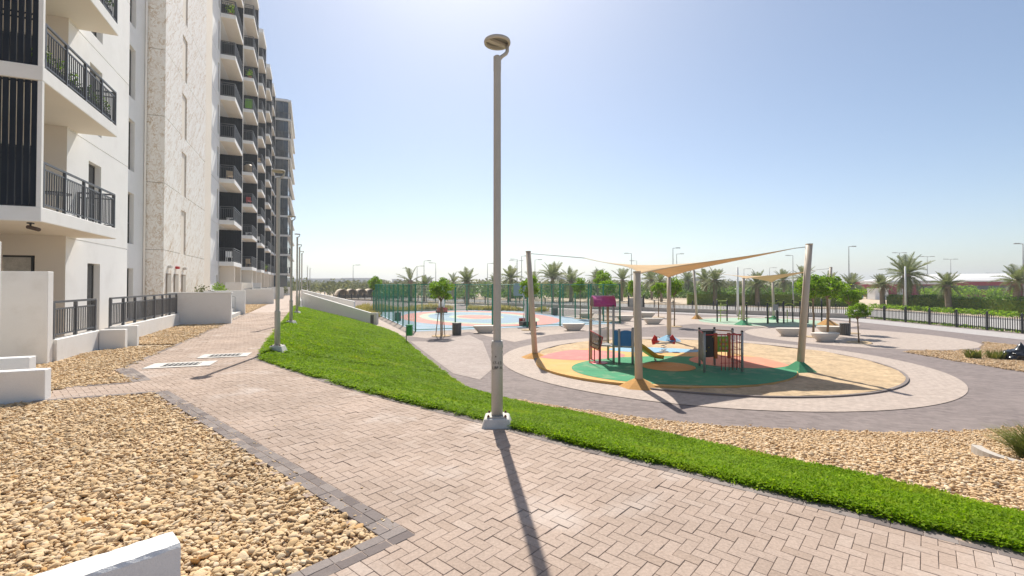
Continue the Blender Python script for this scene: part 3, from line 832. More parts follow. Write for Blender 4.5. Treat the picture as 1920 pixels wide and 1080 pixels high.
def cover(name, i0, i1, n, col, nv, label, s0, s1, k_lo=-0.008):
    i_ = rng.uniform(i0, i1, n); kk = np.interp(i_, np.arange(len(KC)), KC); k_ = kk*rng.uniform(k_lo, 1.005, n)
    p = bank_pt(i_, k_); kp = in_view(p[:, :2], 1.0, 80)
    # thin spots
    th = np.sin(p[:,0]*2.1+1.3)*np.sin(p[:,1]*1.7)+0.5*np.sin(p[:,0]*5.3)*np.sin(p[:,1]*4.1+.5)
    kp &= (rng.random(n) < np.where(th > 0.95, 0.55, 1.0))
    kp &= ~(np.hypot(p[:,0]+2.9, p[:,1]-7.95) < 0.22)
    p = p[kp]; n = len(p)
    und = 1+0.25*np.sin(p[:,0]*1.9+p[:,1]*0.8)*np.sin(p[:,1]*2.3)
    rot = np.column_stack([rng.normal(0,.15,n), rng.normal(0,.15,n), rng.uniform(0,6.28,n)])
    s_ = rng.uniform(s0, s1, n)
    return scatter(name, p, rot, np.column_stack([s_, s_, s_*und*.8]), col, nv, label, 'ground cover')
def bank_area(a, b):
    t = 0
    for i in range(int(a), int(b)):
        t += np.linalg.norm(EC[i+1]-EC[i])*0.5*(np.linalg.norm(PC[i]-EC[i])*KC[i]+np.linalg.norm(PC[i+1]-EC[i+1])*KC[i+1])*1.15
    return t
a1 = bank_area(5*MS-4, 9*MS); a2 = bank_area(3*MS, 5*MS-4); a3 = bank_area(0, 3*MS)
cover('ground_cover', 5*MS-4, 9*MS+4, int(a1*1500), tufts, 8, 'bright green low leaves of the narrow strip along the near walk', .85, 1.35)
cover('ground_cover', 3*MS-2, 5*MS-4, int(a2*620), tufts_far, 6, 'bright green low leaves of the bank left of the tall lamp', .7, 1.05)
cover('ground_cover', 0, 3*MS-2, int(a3*240), tufts_far, 6, 'bright green low leaves of the bank beside the lamp row', 1.0, 1.5)

# stones kicked out on to the walk
n = 130
u_ = rng.random(n); off = rng.exponential(.13, n)+.02
q = np.array(C1)[None]*(1-u_[:,None])+np.array(C2)[None]*u_[:,None]+bv[None]*off[:,None]
pts = np.column_stack([q, np.full(n, PATH+.004)]); s_ = rng.uniform(.004,.013,n)
scatter('stray_stones', pts, np.column_stack([rng.normal(0,.3,n), rng.normal(0,.3,n), rng.uniform(0,6.28,n)]), np.repeat(s_[:,None],3,1), stones_near, 9, 'stray small stones scattered on the walk beside the gravel bed', 'gravel')
# ------------------------------------------------------------------ apartment block (local frame: x = t, y = s, z above the walk)
FL = 3.3
def zf(n): return 3.4 + FL*(n-1)
ROOF = zf(10)
apt = thing('apartment_building', (0,0,PATH), UA, 'tall white apartment block with rows of balconies and a marble stair tower beside the walk', 'building')

def facade(mb, o, d, nrm, a0, a1, z0, z1, holes):
    """wall face with real reveals; holes = (a0,a1,z0,z1,depth,closed)"""
    A = sorted({a0, a1, *[h[0] for h in holes], *[h[1] for h in holes]}); Z = sorted({z0, z1, *[h[2] for h in holes], *[h[3] for h in holes]})
    A = [a for a in A if a0 <= a <= a1]; Z = [z for z in Z if z0 <= z <= z1]
    def P(a, z, dep=0.0): return (o[0]+d[0]*a-nrm[0]*dep, o[1]+d[1]*a-nrm[1]*dep, z)
    flip = (d[0]*nrm[1]-d[1]*nrm[0]) > 0
    def Q(*p):
        mb.add(p if not flip else p[::-1], [(0,1,2,3)])
    for i in range(len(A)-1):
        for j in range(len(Z)-1):
            ca, cz = (A[i]+A[i+1])/2, (Z[j]+Z[j+1])/2
            if any(h[0] < ca < h[1] and h[2] < cz < h[3] for h in holes): continue
            Q(P(A[i],Z[j]), P(A[i+1],Z[j]), P(A[i+1],Z[j+1]), P(A[i],Z[j+1]))
    for h in holes:
        x0, x1, y0, y1, dp = h[:5]
        Q(P(x0,y0,dp),P(x0,y0),P(x0,y1),P(x0,y1,dp)); Q(P(x1,y0),P(x1,y0,dp),P(x1,y1,dp),P(x1,y1))
        Q(P(x0,y0,dp),P(x1,y0,dp),P(x1,y0),P(x0,y0)); Q(P(x0,y1),P(x1,y1),P(x1,y1,dp),P(x0,y1,dp))
        if len(h) > 5 and h[5]: Q(P(x0,y0,dp),P(x1,y0,dp),P(x1,y1,dp),P(x0,y1,dp))

win_cache = {}
def window(parent, loc, w, h, axis, glass=None, mull=1, transom=False):
    """frame with its panes; axis 's' = in a wall along s (faces +t), 't' = in a wall along t (faces -s)"""
    key = (round(w,2), round(h,2), axis, mull, transom, glass.name if glass else '')
    if key not in win_cache:
        f = MB(); b = 0.055; dp = 0.05
        def bx(a0,a1,z0,z1,d0=-dp/2,d1=dp/2):
            if axis == 's': f.box(d0,d1,a0,a1,z0,z1)
            else: f.box(a0,a1,d0,d1,z0,z1)
        bx(-w/2,-w/2+b,0,h); bx(w/2-b,w/2,0,h); bx(-w/2+b,w/2-b,0,b); bx(-w/2+b,w/2-b,h-b,h)
        for k in range(1, mull):
            x = -w/2+w*k/mull; bx(x-b*.5,x+b*.5,b,h-b)
        if transom: bx(-w/2+b,w/2-b,h*.42-b*.4,h*.42+b*.4,-dp/2+.003,dp/2-.003)
        g = MB()
        if axis == 's': g.box(-.008,.008,-w/2+.02,w/2-.02,.02,h-.02)
        else: g.box(-w/2+.02,w/2-.02,-.008,.008,.02,h-.02)
        fm = f.mesh('window'); fm.materials.append(m_frame); gm = g.mesh('pane'); gm.materials.append(glass or m_glass)
        win_cache[key] = (fm, gm)
    fm, gm = win_cache[key]
    o = put('window', fm, None, parent, loc=loc)
    put('pane', gm, None, o)
    return o

# wall with the near balconies (t = -6.8), set-back bay (t = -7.5), long wing (t = -6.75)
TA, TB, TW, TT = -6.8, -7.5, -6.75, -6.7
mb = MB()
hA = []; hB = []; hF = []
for n in range(0, 10):
    z = 0.02 if n == 0 else zf(n)+0.02
    hA.append((19.7,20.7,z,z+2.28,0.28)); hB.append((25.5,26.5,z+(0.0 if n else 0.05),z+2.3,0.28))
    hA.append((18.25,23.28,zf(n+1)-0.42,zf(n+1)-0.385,0.025,True))
facade(mb, (TA,0), (0,1), (1,0), 18.2, 23.3, -0.05, ROOF+1.1, hA)
mb.build('wall', m_white, apt)
mb = MB(); facade(mb, (TB,0), (0,1), (1,0), 23.3, 28.0, -0.05, ROOF+1.1, hB)
facade(mb, (0,23.3), (1,0), (0,1), TB, TA, -0.05, ROOF+1.1, [])
mb.build('wall', m_white, apt)
mb = MB()
hF = [(-8.25,-7.5,0.9,2.45,0.2)] + [(-8.4,-7.5,zf(n)+.02,zf(n)+2.3,0.2) for n in range(1,10)]
facade(mb, (0,18.2), (1,0), (0,-1), -9.9, TA, -0.05, ROOF+1.1, hF)
facade(mb, (-9.9,0), (0,1), (1,0), 8.0, 18.2, -0.05, ROOF+1.1, [])
mb.build('wall', m_beige, apt)
for n in range(0, 10):
    z = 0.02 if n == 0 else zf(n)+0.02
    if n < 5:
        window(apt, (TA-0.2, 20.2, z), 1.0, 2.28, 's', transom=True)
        window(apt, (TB-0.2, 26.0, z), 1.0, 2.3, 's', transom=True)
        window(apt, (-7.95, 18.34, z if n else 0.9), 0.9 if n else .75, 2.28 if n else 1.55, 't', m_curtain if n == 0 else None)
MB().box(-22,-10.2,4,17.9,-0.05,ROOF+1.0).box(-22,-8.2,18.5,27.7,-.05,ROOF+1.0).build('light_block_core', m_white, apt)  # unseen solid boxes added behind the walls to stop sky light leaking through

# drain pipe in the set-back bay
MB().tube([(TB+.06,27.75,0),(TB+.06,27.75,ROOF+1)], .045, 10).build('drain_pipe', m_white, apt)

# marble tower: separate slabs with open joints, slot windows
T0, T1_ = 27.9, 37.4
TH = ROOF+2.2
MB().box(-12, TT-.05, T0+.05, 31.18, -.05, TH).box(-12, TT-.05, 32.25, T1_-.03, -.05, TH).box(-12, TT-.17, 31.17, 32.26, -.05, TH).build('tower_core', m_joint, apt)
gp = 0.012
for n in range(0, 12):
    z0 = -0.05 if n == 0 else zf(n)-.1; z1 = zf(n+1)-.1 if n < 11 else TH
    if z0 >= TH: break
    z1 = min(z1, TH)
    MB().box(TT-.05, TT, T0, 31.17, z0+gp, z1-gp).build('marble_slab', m_marble, apt)
    MB().box(TT-.05, TT, 32.26, T1_, z0+gp, z1-gp).build('marble_slab', m_marble, apt)
    MB().box(-7.49, TT-.052, T0-.0, T0+.05, z0+gp, z1-gp).build('marble_slab', m_marble, apt)
    if n == 0:
        MB().box(TT-.05, TT, 31.17+gp, 32.26-gp, z0+gp, z1-gp).build('marble_slab', m_marble, apt)
    else:
        MB().box(TT-.05, TT, 31.17+gp, 32.26-gp, z1-.85, z1-gp).build('marble_slab', m_marble, apt)
        MB().box(TT-.09, TT-.06, 31.18, 32.25, z0, z1-.85).build('slot_window', m_beige, apt)
for k, s_ in enumerate((28.75, 30.2, 31.8)):
    d = MB().box(TT+.002, TT+.03, s_-.42, s_+.42, 0, 2.15).build('door', m_joint, apt)
    MB().box(TT+.03, TT+.05, s_-.36, s_+.36, 0, 2.08).build('leaf', m_door, d)
    MB().box(TT+.05, TT+.09, s_+.25, s_+.29, 0.95, 1.1).build('handle', m_frame, d)
    l = MB().box(TT+.0, TT+.16, s_-.14, s_+.14, 2.42, 2.56).build('door_lamp', m_red if k == 1 else m_concrete, apt, .02)

# pilaster and long wing
MB().box(-12, TW+.03, 37.42, 39.6, -.05, ROOF+1.1).build('pilaster', m_beige, apt)
stacks = [43.0, 55.5, 65.1, 75.2, 82.2]
BL = 4.4
hW = []
for n in range(0, 10):
    z = 0.02 if n == 0 else zf(n)+.02
    hW.append((42.1,42.65,z,z+2.3,.25))
    if n < 10:
        for s0 in stacks:
            hW.append((s0+.04,s0+BL-.04,z-.02+(.0 if n else .0),(zf(n)+FL-.36) if n else zf(1)-.36,.95,True))
            if s0 != 43.0: hW.append((s0-1.3,s0-.75,z,z+2.3,.25))
            if s0 in (43.0, 55.5): hW.append((s0+BL+2.2,s0+BL+3.1,z,z+2.3,.25))
for n in range(1, 11):
    for a_, b_ in zip([39.65]+[q+BL+.06 for q in stacks], [q-.06 for q in stacks]+[87.9]): hW.append((a_,b_,zf(n)-.42,zf(n)-.385,.025,True,'groove'))
mb = MB(); facade(mb, (TW,0), (0,1), (1,0), 39.6, 88.0, -.05, ROOF+1.1, hW)
mb.build('wall', m_white, apt)
for h in hW:
    if len(h) > 6: continue
    if len(h) > 5: window(apt, (TW-h[4]+.05, (h[0]+h[1])/2, h[2]), 3.2, 2.35, 's', mull=2, glass=m_curtain if random.random() < .3 else None)
    else: window(apt, (TW-h[4]+.06, (h[0]+h[1])/2, h[2]), h[1]-h[0], h[3]-h[2], 's')
MB().box(-22, TW-1.0, 39.7, 88, -.05, ROOF+1.0).build('light_block_core', m_white, apt)  # unseen box added behind the wing facade, blocks sky light leaks

def railing(mb, p, q, z, h=1.1, pitch=.115, post=1.0):
    """bars, rails and posts between p and q (t, s)"""
    p = Vector((*p, 0)); q = Vector((*q, 0)); d = q-p; ln = d.length; d.normalize()
    ang = math.atan2(d.y, d.x)
    c = (p+q)/2
    mb.obox(c.x, c.y, z+h-.045, z+h, ln, .05, ang); mb.obox(c.x, c.y, z+h-.19, z+h-.155, ln, .03, ang); mb.obox(c.x, c.y, z+.07, z+.105, ln, .03, ang)
    m = max(1, round(ln/post))
    for k in range(m+1):
        x = p + d*min(max(ln*k/m, .03), ln-.03); mb.obox(x.x, x.y, z, z+h-.046, .055, .062, ang)
    m = int(ln/pitch)
    for k in range(1, m):
        x = p + d*ln*k/m; mb.obox(x.x, x.y, z+.106, z+h-.191, .02, .02, ang)
TO = -5.8
# near balconies with their fin screens
for n in range(1, 5):
    z = zf(n)
    b = MB().prism([(TO,14.3),(TO,18.9),(TA+.0,18.9),(TA+.0,18.21),(-9.88,18.21),(-9.88,14.3)], -.34, 0).build('balcony', m_white, apt, .012, loc=(0,0,z))
    MB().prism([(TO-.02,14.32),(TO-.02,18.88),(TA-.0,18.88),(TA-.0,18.19),(-9.86,18.19),(-9.86,14.32)], -.346, -.341).build('soffit', m_soffit, b)
    mr = MB(); railing(mb=mr, p=(TO+.05-.1,14.46), q=(TO+.05-.1,18.85), z=0.0); railing(mr, (TO-.05,18.86), (TA+.02,18.86), 0)
    mr.build('railing', m_rail, b)
    MB().box(TO-.09,TO-.005,14.31,14.40,0.0,FL-.35).build('corner_post', m_white, b)
    for k in range(14):
        t = TO-.155-k*.126
        MB().box(t-.048,t+.048,14.335,14.37,.02,FL-.36).build('fin', m_fin, b)
    for zz_ in (1.08,1.2,.03,FL-.4):
        MB().box(TO-1.95,TO-.1,14.375,14.40,zz_,zz_+.035).build('fin_rail', m_fin, b)
# stacked balconies of the long wing: one built, the others copied
def make_balcony():
    b = MB().prism([(-5.7,0),(-5.7,BL),(TW+.002,BL),(TW+.002,BL-.045),(-7.69,BL-.045),(-7.69,.045),(TW+.002,.045),(TW+.002,0)],-.34,0).build('balcony', m_white, apt, .012)
    MB().box(TW+.012,-5.71,.01,BL-.01,-.346,-.341).build('soffit', m_soffit, b)
    mr = MB(); railing(mr, (TW+.02,.05), (-5.74,.05), 0, pitch=.13); railing(mr, (-5.74,.05), (-5.74,BL-.03), 0, pitch=.13)
    mr.build('railing', m_rail, b)
    f = MB()
    for k in range(15):
        t = -5.77-k*.126; f.box(t-.05,t+.05,BL-.09,BL-.055,.01,FL-.35)
    f.box(-7.6,-5.72,BL-.054,BL-.047,.02,FL-.36)
    f.build('fin_screen', m_fin, b, kind='stuff')
    MB().box(-5.70,-5.66,BL-.06,BL+.03,-.34,FL-.35).build('edge_post', m_white, b)
    return b
first = make_balcony(); first.location = (0, stacks[0], zf(1))
for s0 in stacks:
    for n in range(1, 10):
        if s0 == stacks[0] and n == 1: continue
        c = copy_tree(first, apt); c.location = (0, s0, zf(n))
    # roof hood closing the stack
    MB().box(TW+.002,-5.66,s0-.05,s0+BL+.05,ROOF-.34,ROOF+.15).build('roof_hood', m_white, apt, .01)
    MB().box(TW+.002,-5.72,s0+.6,s0+.8,-.05,zf(1)-.35).build('pier', m_beige, apt)
    MB().box(TW+.002,-5.72,s0+BL-.25,s0+BL-.05,-.05,zf(1)-.35).build('pier', m_beige, apt)

# glazed end block
gl = thing('glazed_block', st(88.2,-9,PATH), UA, 'dark glazed tower at the far end of the white apartment block', 'building')
MB().box(-8,5.2,0.3,22,-.05,ROOF+.2).build('glazing', m_bglass, gl)
for n in range(1, 11):
    z = zf(n)
    MB().box(-8,5.62,0,22.2,z-.28,z+.05).build('floor_band', m_white, gl)
    if n < 10:
        mr = MB(); railing(mr, (2.0,.1), (5.5,.1), z+.05, pitch=.22); railing(mr, (5.5,.1), (5.5,8), z+.05, pitch=.22)
        mr.build('railing', m_rail, gl)
        for x in (2.0, 3.2, 4.4, 5.45):
            MB().box(x-.04,x+.04,.18,.28,z+.05,z+FL-.28).build('mullion', m_rail, gl)
MB().box(-8,2.0,.05,.3,-.05,ROOF+.3).build('wall', m_white, gl)

# things on the balconies
def on_balcony(s, t, n): return st(s, t, PATH+zf(n))
g = MB(); nx = 10
vs = []; fs = []
for i in range(nx+1):
    for j in range(7):
        x = -6.5+.7*i/nx; vs.append((x, .012*math.sin(i*1.4)+.02*math.sin(i*.6+j*.3), .15+1.0*j/6))
for i in range(nx):
    for j in range(6):
        a = i*7+j; fs.append((a, a+7, a+8, a+1))
g.add(vs, fs, 0, True)
o = g.build('hanging_sheet', m_greenp); o.location = st(55.5+.16, 0, PATH+zf(6)); o.rotation_euler = (0,0,UA)
sd = o.modifiers.new('thick', 'SOLIDIFY'); sd.thickness = .006
tag(o, 'bright green sheet hanging inside a balcony railing on the long wing', 'sheet')
ball = thing('wicker_chair', on_balcony(56.6,-6.2,4), UA, 'round wicker chair on a balcony of the second balcony stack', 'chair')
MB().lathe([(.05,.12),(.3,.16),(.46,.35),(.5,.6),(.44,.85),(.25,1.02),(.05,1.05)], 18).build('shell', m_tanpost, ball)
MB().lathe([(.28,0),(.26,.05),(.12,.14)], 14).build('foot', m_rail, ball)
def leafball(mb, c, r, n, size, rs, flat=1.0, shell=.35):
    for _ in range(n):
        d = Vector((rs.gauss(0,1), rs.gauss(0,1), rs.gauss(0,1))).normalized()*r*(shell+(1-shell)*rs.random()**.5)
        p = Vector(c)+Vector((d.x,d.y,d.z*flat))
        a = Vector((rs.gauss(0,1), rs.gauss(0,1), rs.gauss(0,.6))).normalized(); b = a.cross(Vector((rs.gauss(0,1), rs.gauss(0,1), rs.gauss(0,1)))).normalized()
        l = size*rs.uniform(.7,1.3); w = l*.55
        mb.add([p-a*l*.5, p+b*w*.5, p+a*l*.5, p-b*w*.5], [(0,1,2,3)], rs.random())
for (s_, t_, n_, lb) in ((43.5,-6.1,7,'bushy pot plant on a high balcony of the first balcony stack'), (43.6,-6.2,8,'pot plant with reddish leaves on the second-highest visible balcony of the first stack'), (55.9,-6.1,7,'wide round pot plant on a high balcony of the second stack'), (75.6,-6.1,1,'green pot plant on a lowest balcony far down the wing')):
    t = thing('pot_plant', on_balcony(s_, t_, n_), 0, lb, 'plant')
    MB().lathe([(.13,0),(.18,.28),(.19,.3)], 12).build('pot', m_orangep, t)
    q = MB(); leafball(q, (0,0,.65), .42, 160, .13, random.Random(int(s_*9+n_))); q.build('foliage', m_leaf, t)
ORD = ('zero','first','second','third','fourth','fifth','sixth','seventh','eighth','ninth')
for (k_, n_) in ((1,2),(1,4),(2,5),(2,2),(3,3),(3,6),(4,4),(4,2),(1,6),(2,8)):
    t = thing('air_conditioner', on_balcony(stacks[k_-1]+BL-.55,-6.35,n_), UA, f'pale air conditioning unit on the {ORD[n_]} floor balcony of the {ORD[k_]} balcony stack', 'air conditioner')
    MB().box(-.42,.42,-.16,.16,.06,.66).build('casing', m_white, t, .015)
    MB().tube([(.0,-.165,.36),(.0,-.175,.36)], .23, 16).build('fan_guard', m_rail, t)
    for x in (-.3,.3): MB().box(x-.04,x+.04,-.14,.14,0,.06).build('foot', m_rail, t)
for (k_, n_, mt) in ((1,1,m_white),(1,3,m_tanpost),(2,3,m_red),(3,5,m_tanpost),(3,2,m_white),(2,1,m_tanpost)):
    t = thing('balcony_chair', on_balcony(stacks[k_-1]+1.1,-6.15,n_), UA+.4, f'small chair on the {ORD[n_]} floor balcony of the {ORD[k_]} balcony stack', 'chair')
    MB().box(-.24,.24,-.24,.24,.40,.45).build('seat', mt, t, .01); MB().box(-.24,.24,.20,.24,.451,.9).build('backrest', mt, t, .01)
    for x in (-.21,.21):
        for y in (-.21,.21): MB().box(x-.02,x+.02,y-.02,y+.02,0,.40).build('leg', mt, t)
t = thing('balcony_planting', on_balcony(16.6,-6.05,3), UA, 'leafy green hedge plant behind the third-floor balcony railing', 'plant')
MB().box(-.12,.12,-2.0,2.2,0,.35).build('trough', m_dkpanel, t)
q = MB(); rs = random.Random(5)
for k in range(14): leafball(q, (rs.uniform(-.1,.1), -2+k*.3, .6), .26, 90, .09, rs)
q.build('foliage', m_hedge, t)
t = thing('balcony_planting', on_balcony(16.6,-6.05,2), UA, 'leafy plants behind the second-floor balcony railing', 'plant')
MB().box(-.12,.12,-2.0,2.2,0,.3).build('trough', m_dkpanel, t)
q = MB()
for k in range(14): leafball(q, (rs.uniform(-.1,.1), -2+k*.3, .45), .2, 60, .08, rs)
q.build('foliage', m_hedge, t)
# cafe table and chair on the lowest near balcony
t = thing('balcony_table', on_balcony(16.9,-6.5,1), UA, 'small dark bistro table on the lowest near balcony', 'table')
MB().lathe([(.3,.7),(.31,.72),(.3,.74)], 18).build('top', m_rail, t); MB().tube([(0,0,.03),(0,0,.7)], .025).build('stem', m_rail, t); MB().lathe([(.2,0),(.2,.03)], 14).build('foot', m_rail, t)
# camera under the balcony
t = thing('security_camera', st(14.6,-6.1,PATH+zf(1)-.346), UA, 'small dark security camera under the lowest near balcony', 'camera')
MB().box(-.05,.05,-.05,.05,-.03,0).build('mount', m_frame, t); MB().tube([(0,0,-.03),(0,-.02,-.12)], .02).build('arm', m_frame, t)
MB().tube([(-.06,.03,-.10),(.2,-.12,-.17)], .045, 10).build('housing', m_brown, t)

# ------------------------------------------------------------------ terrace railings, privacy walls, entrance walls
def wall_thing(name, pts_s, label, cat='wall', bev=.008, mat=None):
    """list of (t0,t1,s0,s1,z0,z1) boxes that make one wall"""
    a = pts_s[0]
    o = thing(name, st((a[2]+a[3])/2, (a[0]+a[1])/2, PATH), UA, label, cat)
    cx, cy = (a[0]+a[1])/2, (a[2]+a[3])/2
    for i, q in enumerate(pts_s):
        MB().box(q[0]-cx,q[1]-cx,q[2]-cy,q[3]-cy,q[4],q[5]).build('wall_panel' if i == 0 else 'wall_step', mat or m_whitewall, o, bev)
    return o
wall_thing('privacy_wall', [(-9.5,-4.9,12.4,12.62,-.05,1.86)], 'white head-high privacy wall beside the near terrace railing')
wall_thing('privacy_wall', [(-9.5,-4.95,10.75,10.95,-.05,2.34)], 'taller white wall at the left picture edge')
wall_thing('planter_wall', [(-8.5,-3.38,8.5,8.68,-.05,.42),(-8.5,-3.9,9.35,9.55,-.05,.50)], 'low white planter wall at the end of the cross path', 'wall')
def terrace_fence(s0, s1, t, label, wall_h=.45, fh=.80, name='terrace_railing'):
    o = thing(name, st((s0+s1)/2, t, PATH), UA, label, 'railing')
    h = (s1-s0)/2
    MB().box(-.1,.1,-h,h,-.05,wall_h).build('base_wall', m_whitewall, o, .006)
    mr = MB(); railing(mr, (0,-h+.04), (0,h-.04), wall_h, fh, .11, .95); mr.build('railing', m_rail, o)
    return o
terrace_fence(12.66, 14.85, -4.95, 'short dark terrace railing on a white base beside the privacy wall')
terrace_fence(15.45, 22.12, -4.87, 'long dark terrace railing on a white base beside the gravel')
# small stair walls at the near terrace gate
wall_thing('stair_wall', [(-4.84,-4.32,14.72,14.9,-.05,.46)], 'low white stair wall nearer the camera at the terrace gate')
wall_thing('stair_wall', [(-4.84,-4.25,15.36,15.52,-.05,.50)], 'low white stair wall farther from the camera at the terrace gate')
o = thing('terrace_steps', st(15.13,-4.8,PATH), UA, 'pale steps between the two low stair walls', 'steps')
MB().box(-.4,.3,-.225,.225,-.05,.15).build('step', m_concrete, o, .005); MB().box(-.4,0,-.225,.225,.152,.3).build('step', m_concrete, o, .005)
# entrance walls
wall_thing('entrance_wall', [(-5.2,-3.02,22.15,22.37,-.05,1.24),(-5.2,-3.0,22.13,22.39,1.242,1.28)], 'broad white entrance wall facing the gravel bed')
wall_thing('entrance_wall', [(-5.2,-3.3,28.9,29.12,-.05,1.26)], 'white entrance wall behind the broad one, past the steps')
o = thing('entrance_steps', st(25.5,-4.2,PATH), UA, 'pale entrance steps between the two white entrance walls', 'steps')
for k in range(3): MB().box(-.9,.75-.3*k,-3.1,3.35,-.05+.16*k+.002*k,.16*(k+1)).build('step', m_concrete, o, .005)
MB().tube([(.6,2.2,0),(.6,2.2,.95),(-.6,2.2,1.3)], .022).build('handrail', m_steel, o)
for i, (s_, lb) in enumerate(((43.2,'white garden wall below the first balcony stack'), (50.5,'white garden wall between the first and second balcony stacks'), (58,'white garden wall below the second balcony stack'), (66,'white garden wall below the third balcony stack'), (76,'white garden wall below the fourth balcony stack'))):
    wall_thing('garden_wall', [(-6.0,-2.85 if i % 2 == 0 else -3.6,s_,s_+.22,-.05,1.2)], lb)
    terrace_fence(s_+.4, s_+6.0, -5.0, lb.replace('white garden wall', 'dark terrace railing'))
    if i < 3: wall_thing('garden_wall', [(-6.0,-4.9,s_-2.2,s_-2.0,-.05,1.75)], lb.replace('white garden', 'taller pale screen'))
for (s_, t_, h_, r_, lb, mt) in ((36.0,-5.5,1.7,.6,'flowering shrub behind the entrance walls',m_leaf), (33.2,-6.0,1.4,.5,'grey leafy shrub against the long wing wall',m_scrub), (66.0,-3.2,1.2,.5,'brown potted shrub far along the walk',m_scrub)):
    t = thing('shrub', st(s_, t_, PATH-.04), 0, lb, 'shrub')
    MB().tube([(0,0,0),(.02,.02,h_*.5)], .03, 6).build('stem', m_bark, t)
    q = MB()
    for k in range(5): leafball(q, (random.uniform(-.3,.3), random.uniform(-.3,.3), h_*random.uniform(.55,.95)), r_*.6, 90, .11, random.Random(k+int(s_)))
    q.build('foliage', mt, t)

# low white wall at the foot of the picture
wl_d = Vector((e2[0], e2[1], 0))
o = thing('low_wall', (-1.66,2.33,PATH), math.atan2(e2[1], e2[0]), 'low rough white wall in the bottom left corner of the gravel bed', 'wall')
nx_, rs = 90, random.Random(4)
ringp = [(-.09,-.06),(-.09,.12),(-.09,.335),(-.078,.352),(0,.352),(.078,.352),(.09,.335),(.09,.12),(.09,-.06)]
vs = []; fs = []
for i in range(nx_+1):
    x = 3.2*i/nx_
    for j, (y, z) in enumerate(ringp):
        a = .0028 if j in (2,3,5,6) else .001
        vs.append((x + (rs.gauss(0,.002) if 0 < i else 0), y+rs.gauss(0,a)*.6, z+rs.gauss(0,a)*.6))
k = len(ringp)
for i in range(nx_):
    for j in range(k-1): fs.append((i*k+j, (i+1)*k+j, (i+1)*k+j+1, i*k+j+1))
fs.append(tuple(range(k))); fs.append(tuple(nx_*k+j for j in reversed(range(k))))
fs = [f[::-1] for f in fs]
MB().add(vs, fs).build('wall_panel', m_whitewall, o)

# ramp flank wall at the end of the bank
rw = thing('ramp_wall', (-13.2,35.6,0), 0, 'sloping white ramp wall at the far end of the green bank', 'wall')
def slope_wall(p, q, zb0, zb1, zt0, zt1, th=.2):
    d = Vector((q[0]-p[0], q[1]-p[1], 0)).normalized(); n = Vector((-d.y, d.x, 0))*th
    m = MB(); a = Vector((p[0],p[1],0)); b = Vector((q[0],q[1],0))
    v = [a+Vector((0,0,zb0)), b+Vector((0,0,zb1)), b+n+Vector((0,0,zb1)), a+n+Vector((0,0,zb0)), a+Vector((0,0,zt0)), b+Vector((0,0,zt1)), b+n+Vector((0,0,zt1)), a+n+Vector((0,0,zt0))]
    return m.add(v, [(0,3,2,1),(4,5,6,7),(0,1,5,4),(1,2,6,5),(2,3,7,6),(3,0,4,7)])
slope_wall((-3.0,.55),(2.62,-.6),-.05,-.05,2.35,.86).build('wall_panel', m_whitewall, rw, .01)
slope_wall((2.62,-.6),(3.1,-.7),-.05,-.05,.86,.86,.32).build('end_block', m_concrete, rw, .01)
rw = thing('ramp_wall', (-16.5,37.0,0), 0, 'white ramp parapet behind the sloping wall', 'wall')
slope_wall((-1.2,2.2),(3.6,1.2),-.05,-.05,2.55,1.6).build('wall_panel', m_whitewall, rw, .01)
rw = thing('retaining_wall', st(80,-.85,0), UA, 'long white retaining wall edging the walk beyond the lamps', 'wall')
MB().box(-.1,.1,-41,45,-.05,PATH+.35).build('wall_panel', m_whitewall, rw, .01)

# drain covers let into the walk
for (cx, cy, w, d, n, lb) in ((-6.55,9.3,1.1,.62,9,'white drain slab with a dark grate nearer the camera on the walk'), (-6.42,10.5,.96,.58,9,'white drain slab with a dark grate farther up the walk')):
    t = thing('drain_cover', (cx,cy,PATH), UA-R(4), lb, 'drain')
    MB().box(-w/2,w/2,-d/2,d/2,.004,.012).build('slab', m_concrete, t)
    g = MB().box(-.31,.31,-.17,.17,.013,.016).build('frame', m_black, t)
    for k in range(n-1):
        x = -.29+.58*k/(n-2)
        MB().box(x-.009,x+.009,-.165,.165,.0165,.0205).build('grate_bar', m_concrete, t)
